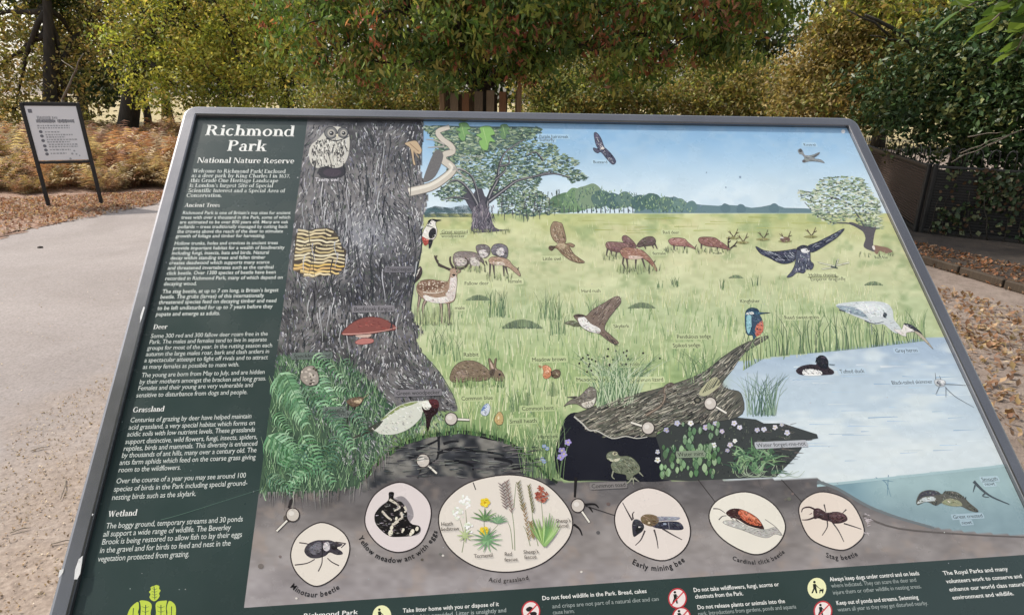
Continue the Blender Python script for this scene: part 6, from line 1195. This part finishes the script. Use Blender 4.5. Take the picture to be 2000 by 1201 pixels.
for k in range(14): t = -2.3 + 1.5 * k / 13; l = U(180, 320); a.line([(1080, 790), (1080 + l * .5 * math.cos(t), 790 + l * .55 * math.sin(t)), (1080 + l * .8 * math.cos(t), 790 + l * math.sin(t))], 6, jit(R1.choice([(146, 184, 112), (118, 158, 96), (176, 204, 140)])), .8)
a.zoom(0, 0, 1); LBK = (58, 52, 52)
for t, x0, y0, x1 in [('Heath', 861, 1025, 885), ('bedstraw', 861, 1035, 897), ('Tormentil', 926, 1088, 963), ('Red', 986, 1084, 1001), ('fescue', 986, 1095, 1012), ("Sheep's", 1023, 1080, 1053), ('fescue', 1025, 1090, 1049), ("Sheep's", 1087, 1019, 1116), ('sorrel', 1089, 1029, 1112)]: text(a, t, x0, y0, x1, 7.5, LBK)
arc_text(a, 'Acid grassland', CIRC['acid'], 106, 76, .0035, .0085); child(a, 'grassland_oval', 'wild flowers and grasses in the large oval')
# magnifying glasses
def lens(x, y, r, hx, hy, line=None):
    a = Art(5)
    if line: a.line(line, 1.4, (50, 46, 48), 1.2, False)
    a.line([(x, y), (hx, hy)], 5.5, (58, 52, 54), 5.5, False); a.line([(x + (hx - x) * .35, y + (hy - y) * .35), (hx, hy)], 3.6, (232, 228, 218), 3.6, False)
    a.ell(x, y, r, r * 1.03, (60, 52, 54), n=20); a.ell(x, y, r * .86, r * .88, (206, 198, 190), n=20); a.ell(x - r * .2, y - r * .2, r * .4, r * .35, (224, 218, 212), n=10)
    child(a, 'printed_magnifier')
lens(570, 1003, 14, 538, 1035); lens(826, 897, 14, 853, 922, [(822, 912), (815, 932)]); lens(881, 815, 13, 917, 817); lens(1130, 985, 14, 1153, 1018, [(1144, 985), (1202, 1004)]); lens(1268, 833, 13, 1234, 822); lens(1390, 785, 13, 1422, 804)
a = Art(); a.zoom(*zM); a.line([(1375, 140), (1365, 330)], 6, (38, 36, 38), 4, False); a.line([(1450, 400), (1550, 395), (1590, 430)], 5, (38, 36, 38), 2); a.line([(1500, 420), (1535, 470)], 4, (38, 36, 38), 2, False); a.line([(1355, 585), (1410, 630), (1435, 690)], 5, (38, 36, 38), 2); a.line([(405, 190), (430, 260)], 2, (70, 64, 64), 2, False)
a.zoom(0, 0, 1); a.line([(1366, 934), (1400, 978)], 1.6, (56, 52, 52), 1.4, False); a.line([(1530, 934), (1570, 978)], 1.6, (56, 52, 52), 1.4, False); a.line([(568, 972), (562, 990)], 7, (48, 44, 46), 5, False)
for x, y, r in [(507, 1104, 6), (560, 1010, 9), (1190, 982, 4), (1170, 1038, 4), (1545, 972, 4), (1552, 962, 3), (545, 1085, 3), (824, 1091, 3), (860, 1080, 3), (1137, 1115, 2.5), (578, 1167, 2.5), (1538, 973, 3)]: a.ell(x, y, r, r * .9, jit((112, 104, 102), 18), n=9)
for x, y in [(1137, 1115), (577, 1167), (865, 1083)]: a.ell(x, y, 2.6, 2.2, (222, 216, 210), n=7)
child(a, 'printed_soil_marks')['kind'] = 'stuff'
# ------------------------------------------------------------------ species captions
a = Art(6); INK = (40, 40, 40)
GLO = {'m': (214, 222, 176), 's': (196, 224, 242), 'w': (198, 218, 234), 'n': None, 'b': (150, 146, 156), 'e': (150, 144, 142)}
for t, x0, y0, x1, g, h in [
    ('Purple hairstreak', 1054, 265, 1111, 's', 6), ('butterfly', 1055, 272, 1084, 's', 6), ('Buzzard', 1160, 315, 1188, 's', 5.5), ('Great spotted', 862, 452, 914, 'm', 6.5), ('woodpecker', 862, 460, 908, 'm', 6.5),
    ('Little owl', 1061, 505, 1097, 'm', 7), ('Fallow deer', 907, 553, 955, 'm', 7), ('female', 993, 549, 1020, 'm', 7), ('male', 888, 601, 908, 'm', 7), ('Red deer', 1297, 453, 1329, 'm', 6), ('female', 1277, 494, 1303, 'm', 6), ('male', 1396, 493, 1413, 'm', 6),
    ('Hard rush', 1137, 568, 1175, 'm', 7), ('Skylark', 1200, 637, 1231, 'm', 7), ('Kestrel', 1573, 281, 1597, 's', 5), ('Hobby chasing', 1584, 537, 1638, 'm', 7), ('Emperor dragonfly', 1587, 545, 1656, 'm', 7), ('Red fox', 1713, 502, 1739, 'm', 6), ('Kingfisher', 1449, 588, 1488, 'm', 7), ('Reed sweet-grass', 1536, 620, 1604, 'm', 7),
    ('Grey heron', 1754, 685, 1798, 'w', 7), ('Tufted duck', 1645, 726, 1693, 'w', 7.5), ('Black-tailed skimmer', 1747, 748, 1827, 'w', 7.5), ('Pendulous sedge', 1325, 658, 1392, 'm', 7.5), ('Spiked sedge', 1317, 675, 1371, 'm', 7.5), ('Soft rush', 1213, 712, 1251, 'm', 7.5), ('Common lizard', 1235, 743, 1298, 'm', 7.5), ('Meadow pipit', 1127, 742, 1190, 'm', 7.5),
    ('Rabbit', 905, 693, 935, 'm', 8), ('Meadow brown', 1040, 703, 1107, 'm', 8), ('Common blue', 901, 779, 963, 'm', 8), ('Small heath', 996, 824, 1050, 'm', 8), ('Common bent', 1020, 799, 1083, 'm', 8), ('Harebell', 1051, 854, 1091, 'm', 8), ('Common toad', 1157, 951, 1224, 'e', 8),
    ('Green woodpecker', 773, 769, 859, 'b', 8), ('Speckled wood', 571, 696, 644, 'b', 8), ("Roesel's", 633, 802, 670, 'b', 8), ('bush-cricket', 633, 811, 691, 'b', 8), ('Treecreeper', 754, 526, 804, 'b', 7.5), ('Beefsteak fungus', 690, 604, 766, 'b', 8), ('Chicken of the woods', 590, 480, 658, 'n', 6.5),
    ('Water mint', 1327, 889, 1377, 'b', 8), ('Water forget-me-not', 1482, 871, 1578, 'b', 8), ('Smooth', 1924, 937, 1956, 'w', 7), ('newt', 1930, 946, 1950, 'w', 7), ('Great crested', 1868, 1011, 1926, 'w', 7), ('newt', 1885, 1022, 1905, 'w', 7)]:
    a = Art(3 if g in 'msw' else 6); text(a, t, x0, y0, x1, h, INK, 'sans', False, None if g == 'n' else tuple(.5 * np.array(GLO[g]) + .5 * basecol(np.array([(x0 + x1) / 2]), np.array([y0 - 3.0]))[0])); child(a, 'caption')
for t, x0, y0, x1, h, c in [('Tawny owl', 614, 350, 660, 7, (226, 222, 228)), ('White oak hairstreak', 898, 303, 945, 5, (196, 204, 190)), ('butterfly', 898, 310, 925, 5, (196, 204, 190))]:
    a = Art(6); text(a, t, x0, y0, x1, h, c, 'sans', True); child(a, 'caption')
# ------------------------------------------------------------------ green text column
a = Art(); WH = (240, 241, 238)
text(a, 'Richmond', 397, 260, 573.5, 20.5, WH, 'serif'); text(a, 'Park', 440, 290.5, 518, 21, WH, 'serif'); text(a, 'National Nature Reserve', 382, 313.5, 573, 10.5, WH, 'serif')
child(a, 'title_lettering', 'large white serif title lettering')
a = Art(); WB = (218, 224, 220)
for t, x0, y0, x1 in [('Welcome to Richmond Park! Enclosed', 374, 332.8, 556), ('as a deer park by King Charles I in 1637,', 371, 342, 565), ('this Grade One Heritage Landscape', 369, 351.3, 541.5), ('is London\u2019s largest Site of Special', 367, 361.2, 531.5), ('Scientific Interest and a Special Area of', 364.5, 371.2, 555), ('Conservation.', 361, 380.6, 431)]: text(a, t, x0, y0, x1, 7.2, WB, 'serif')
child(a, 'introduction_lettering')
for t, x0, y0, x1, h in [('Ancient Trees', 357.5, 400, 427, 7.5), ('Deer', 295.5, 639, 323, 9), ('Grassland', 255, 802, 317, 10), ('Wetland', 206, 1007, 263, 11.5)]: a = Art(); text(a, t, x0, y0, x1, h, WH, 'serif'); child(a, 'heading_lettering')
a = Art(); last = None
for t, x0, y0, x1 in [
    ('Richmond Park is one of Britain\u2019s top sites for ancient', 353.5, 414.3, 565.6), ('trees with over a thousand in the Park, some of which', 351, 423.4, 565.6), ('are estimated to be over 800 years old. Many are oak', 348, 432.6, 561), ('pollards \u2013 trees traditionally managed by cutting back', 345, 441.8, 560), ('the crowns above the reach of the deer to stimulate', 343, 451, 551), ('growth of foliage and timber for harvesting.', 340.3, 460, 516),
    ('Hollow trunks, holes and crevices in ancient trees', 337.2, 474.2, 541), ('provide important habitat for a wealth of biodiversity', 334.4, 483.7, 553.7), ('including fungi, insects, bats and birds. Natural', 332, 493.4, 523.5), ('decay within standing trees and fallen timber', 329.3, 503, 516), ('creates deadwood which supports many scarce', 327, 512.7, 524.4), ('and threatened invertebrates such as the cardinal', 324.2, 522.7, 532.6), ('click beetle. Over 1300 species of beetle have been', 322, 532.8, 537), ('recorded in Richmond Park, many of which depend on', 318.9, 543.4, 550.6), ('decaying wood.', 316, 553.9, 381.5),
    ('The stag beetle, at up to 7 cm long, is Britain\u2019s largest', 313.7, 568.9, 541.8), ('beetle. The grubs (larvae) of this internationally', 309.2, 579.5, 513.4), ('threatened species feed on decaying timber and need', 306.4, 590, 538), ('to be left undisturbed for up to 7 years before they', 303.7, 601.5, 530), ('pupate and emerge as adults.', 300.5, 613.4, 427.3),
    ('Some 300 red and 300 fallow deer roam free in the', 290.3, 656.4, 520.7), ('Park. The males and females tend to live in separate', 287.5, 668, 518.7), ('groups for most of the year. In the rutting season each', 283.5, 680, 529.7), ('autumn the large males roar, bark and clash antlers in', 280.5, 692, 523.7), ('a spectacular attempt to fight off rivals and to attract', 277.5, 704, 520.7), ('as many females as possible to mate with.', 274.5, 717, 464.8),
    ('The young are born from May to July, and are hidden', 272.3, 733.3, 514.7), ('by their mothers amongst the bracken and long grass.', 268, 746.5, 517.7), ('Females and their young are very vulnerable and', 265, 758.9, 491.7), ('sensitive to disturbance from dogs and people.', 261.6, 772.8, 480.7),
    ('Centuries of grazing by deer have helped maintain', 249.6, 821.8, 488.7), ('acid grassland, a very special habitat which forms on', 246.6, 835.8, 495.7), ('acidic soils with low nutrient levels. These grasslands', 243.6, 849.4, 495.7), ('support distinctive, wild flowers, fungi, insects, spiders,', 239.8, 864, 499.9), ('reptiles, birds and mammals. This diversity is enhanced', 236.2, 877.6, 500), ('by thousands of ant hills, many over a century old. The', 232.9, 891, 498.4), ('ants farm aphids which feed on the coarse grass giving', 228.7, 905.2, 496.3), ('room to the wildflowers.', 226.3, 919.7, 349.5),
    ('Over the course of a year you may see around 100', 221.8, 941.6, 477.3), ('species of birds in the Park including special ground-', 217.3, 957.3, 480.3), ('nesting birds such as the skylark.', 213.3, 973.8, 379.6),
    ('The boggy ground, temporary streams and 30 ponds', 201.6, 1030, 471.3), ('all support a wide range of wildlife. The Beverley', 196.2, 1046, 447.3), ('Brook is being restored to allow fish to lay their eggs', 193.2, 1061.6, 469.8), ('in the gravel and for birds to feed and nest in the', 189.3, 1078, 447.3), ('vegetation protected from grazing.', 185.7, 1095, 366)]:
    if last is not None and y0 - last > 13.2 + 5 * (y0 - 414) / 680: child(a, 'paragraph_lettering'); a = Art()
    last = y0; text(a, t, x0, y0, x1, 6.2 + 5.3 * (y0 - 414) / 680, WB, 'sans', y0 < 620)
child(a, 'paragraph_lettering')
# ------------------------------------------------------------------ lower rules strip
a = Art(); GR = (168, 178, 176)
for t, x0, y0, x1, b, c in [('Richmond Park', 590, 1205, 697, True, WH), ('Take litter home with you or dispose of it', 786, 1195, 975, True, WH), ('in the bins provided. Litter is unsightly and', 790, 1208, 990, True, GR),
    ('Do not feed wildlife in the Park. Bread, cakes', 1060, 1170.5, 1266, True, WH), ('and crisps are not part of a natural diet and can', 1080, 1186.5, 1290, False, GR), ('cause harm.', 1081, 1198.5, 1124, False, GR),
    ('Do not take wildflowers, fungi, acorns or', 1358, 1154.5, 1526, True, WH), ('chestnuts from the Park.', 1361, 1167.5, 1456, True, WH), ('Do not release plants or animals into the', 1365.5, 1188.5, 1538, True, WH), ('park. Introductions from gardens, ponds and aquaria', 1367, 1201, 1560, False, GR),
    ('Always keep dogs under control and on leads', 1626, 1133.5, 1802, True, WH), ('where indicated. They can scare the deer and', 1629, 1146, 1796, False, GR), ('injure them or other wildlife in nesting areas.', 1632, 1159.5, 1806, False, GR), ('Keep out of ponds and streams. Swimming', 1639, 1180, 1800, True, WH), ('waters all year as they may get disturbed nearby.', 1642, 1193, 1819, False, GR),
    ('The Royal Parks and many', 1849, 1121.5, 1976, True, WH), ('volunteers work to conserve and', 1855, 1137.5, 2004, True, WH), ('enhance our world class natural', 1861, 1153.5, 2010, True, WH), ('environment and wildlife.', 1867, 1169.5, 1988, True, WH)]: a = Art(); text(a, t, x0, y0, x1, 8.2, c, 'sans', b); child(a, 'rules_lettering')
def walker(a, x, y, s, c=(36, 40, 38)):
    a.ell(x - 2 * s, y - 12 * s, 2.6 * s, 2.6 * s, c, n=9); a.poly([(x - 5 * s, y - 8 * s), (x + 1 * s, y - 9 * s), (x + 2 * s, y - 1 * s), (x + 4 * s, y + 10 * s), (x + 1 * s, y + 10 * s), (x - 1.5 * s, y + 2 * s), (x - 5 * s, y + 10 * s), (x - 8 * s, y + 10 * s), (x - 4 * s, y)], c, False); a.line([(x + 1 * s, y - 6 * s), (x + 6 * s, y - 1 * s)], 1.8 * s, c, 1.4 * s, False)
def icon(x, y, red, kind):
    a = Art(); a.ell(x, y, 18.5, 20.5, (196, 66, 74) if red else (238, 238, 190), n=24)
    if red: a.ell(x, y, 15.8, 17.6, (238, 226, 224), n=24)
    if kind in ('walk', 'litter', 'dog'): walker(a, x - 3, y, 1)
    if kind == 'dog': a.poly([(x + 5, y + 3), (x + 11, y + 2), (x + 12, y), (x + 13.5, y + 3), (x + 12, y + 10), (x + 10.5, y + 10), (x + 10, y + 6), (x + 7, y + 6), (x + 6.5, y + 10), (x + 5, y + 10)], (36, 40, 38), False); a.line([(x + 3, y - 1), (x + 10, y + 3)], .9, (36, 40, 38), .9, False)
    if kind == 'litter': a.rect(x + 6, y, x + 12, y + 10, (36, 40, 38))
    if kind == 'feed': a.poly([(x - 10, y - 4), (x - 3, y - 9), (x + 4, y - 6), (x + 2, y - 1), (x - 6, y + 1)], (44, 40, 42), True); a.poly([(x - 2, y + 3), (x + 8, y + 1), (x + 12, y + 6), (x + 6, y + 10), (x, y + 8)], (44, 40, 42), True)
    if red: a.line([(x + 12, y - 13), (x - 12, y + 13)], 2.6, (206, 72, 80), 2.6, False)
    child(a, 'rule_icon')
icon(745, 1201, False, 'litter'); icon(1038, 1192, True, 'feed'); icon(1326, 1167, True, 'walk'); icon(1334, 1204, True, 'walk'); icon(1600, 1147, False, 'dog'); icon(1612, 1192, True, 'walk')
# leafy crown emblem
a = Art(); a.zoom(100, 840, 3.326); LY = (196, 214, 84); DKG = (58, 78, 68)
for p in [[(640, 1100), (625, 1080), (632, 1060), (622, 1045), (635, 1030), (632, 1015), (655, 1005), (672, 1000), (690, 1008), (688, 1025), (698, 1035), (688, 1055), (692, 1070), (680, 1090), (660, 1105)],
          [(478, 1230), (482, 1190), (500, 1150), (530, 1120), (552, 1112), (556, 1150), (550, 1180), (560, 1230)], [(560, 1105), (600, 1102), (630, 1115), (640, 1140), (632, 1180), (628, 1240), (570, 1240), (562, 1190), (566, 1150)],
          [(665, 1130), (680, 1108), (720, 1102), (740, 1105), (732, 1150), (738, 1190), (728, 1240), (665, 1240), (668, 1180)], [(752, 1105), (780, 1115), (796, 1140), (798, 1180), (788, 1240), (740, 1240), (742, 1180), (738, 1150)]]: a.poly(p, LY)
for p in [((655, 1010), (658, 1050), (660, 1095)), ((636, 1115), (650, 1140), (648, 1240)), ((560, 1110), (566, 1150), (560, 1230)), ((742, 1108), (735, 1150), (740, 1230)), ((600, 1130), (598, 1240)), ((700, 1130), (700, 1240)), ((520, 1150), (515, 1230)), ((770, 1140), (768, 1230))]: a.line(p, 1.8, DKG, 1.2)
for x in (598, 700):
    for k in range(3): a.line([(x, 1150 + 28 * k), (x + 24, 1140 + 28 * k)], 1, DKG, .6, False); a.line([(x, 1150 + 28 * k), (x - 24, 1140 + 28 * k)], 1, DKG, .6, False)
for k in range(4): a.line([(658, 1030 + 18 * k), (676, 1022 + 18 * k)], .9, DKG, .5, False); a.line([(658, 1030 + 18 * k), (640, 1022 + 18 * k)], .9, DKG, .5, False)
child(a, 'crown_emblem', 'yellow green crown emblem made of oak leaves')
# wear on the sheet
a = Art(); a.zoom(100, 840, 3.326); a.line([(700, 575), (880, 525), (1370, 370)], 1.3, (92, 118, 108), .8); a.zoom(0, 0, 1)
for x, y, r in [(1650, 253, 4), (1448, 342, 2.2), (1420, 362, 1.4), (1382, 333, 1.4), (1371, 399, 1.6)]: a.ell(x, y, r, r, (240, 240, 244) if r > 3 else (128, 150, 176), n=9)
for _ in range(90):
    x, y = U(220, 1900), U(260, 1150); r = U(.5, 1.3); a.ell(x, y, r, r * .9, jit((176, 180, 182), 22), n=6)
child(a, 'surface_scratch')['kind'] = 'stuff'
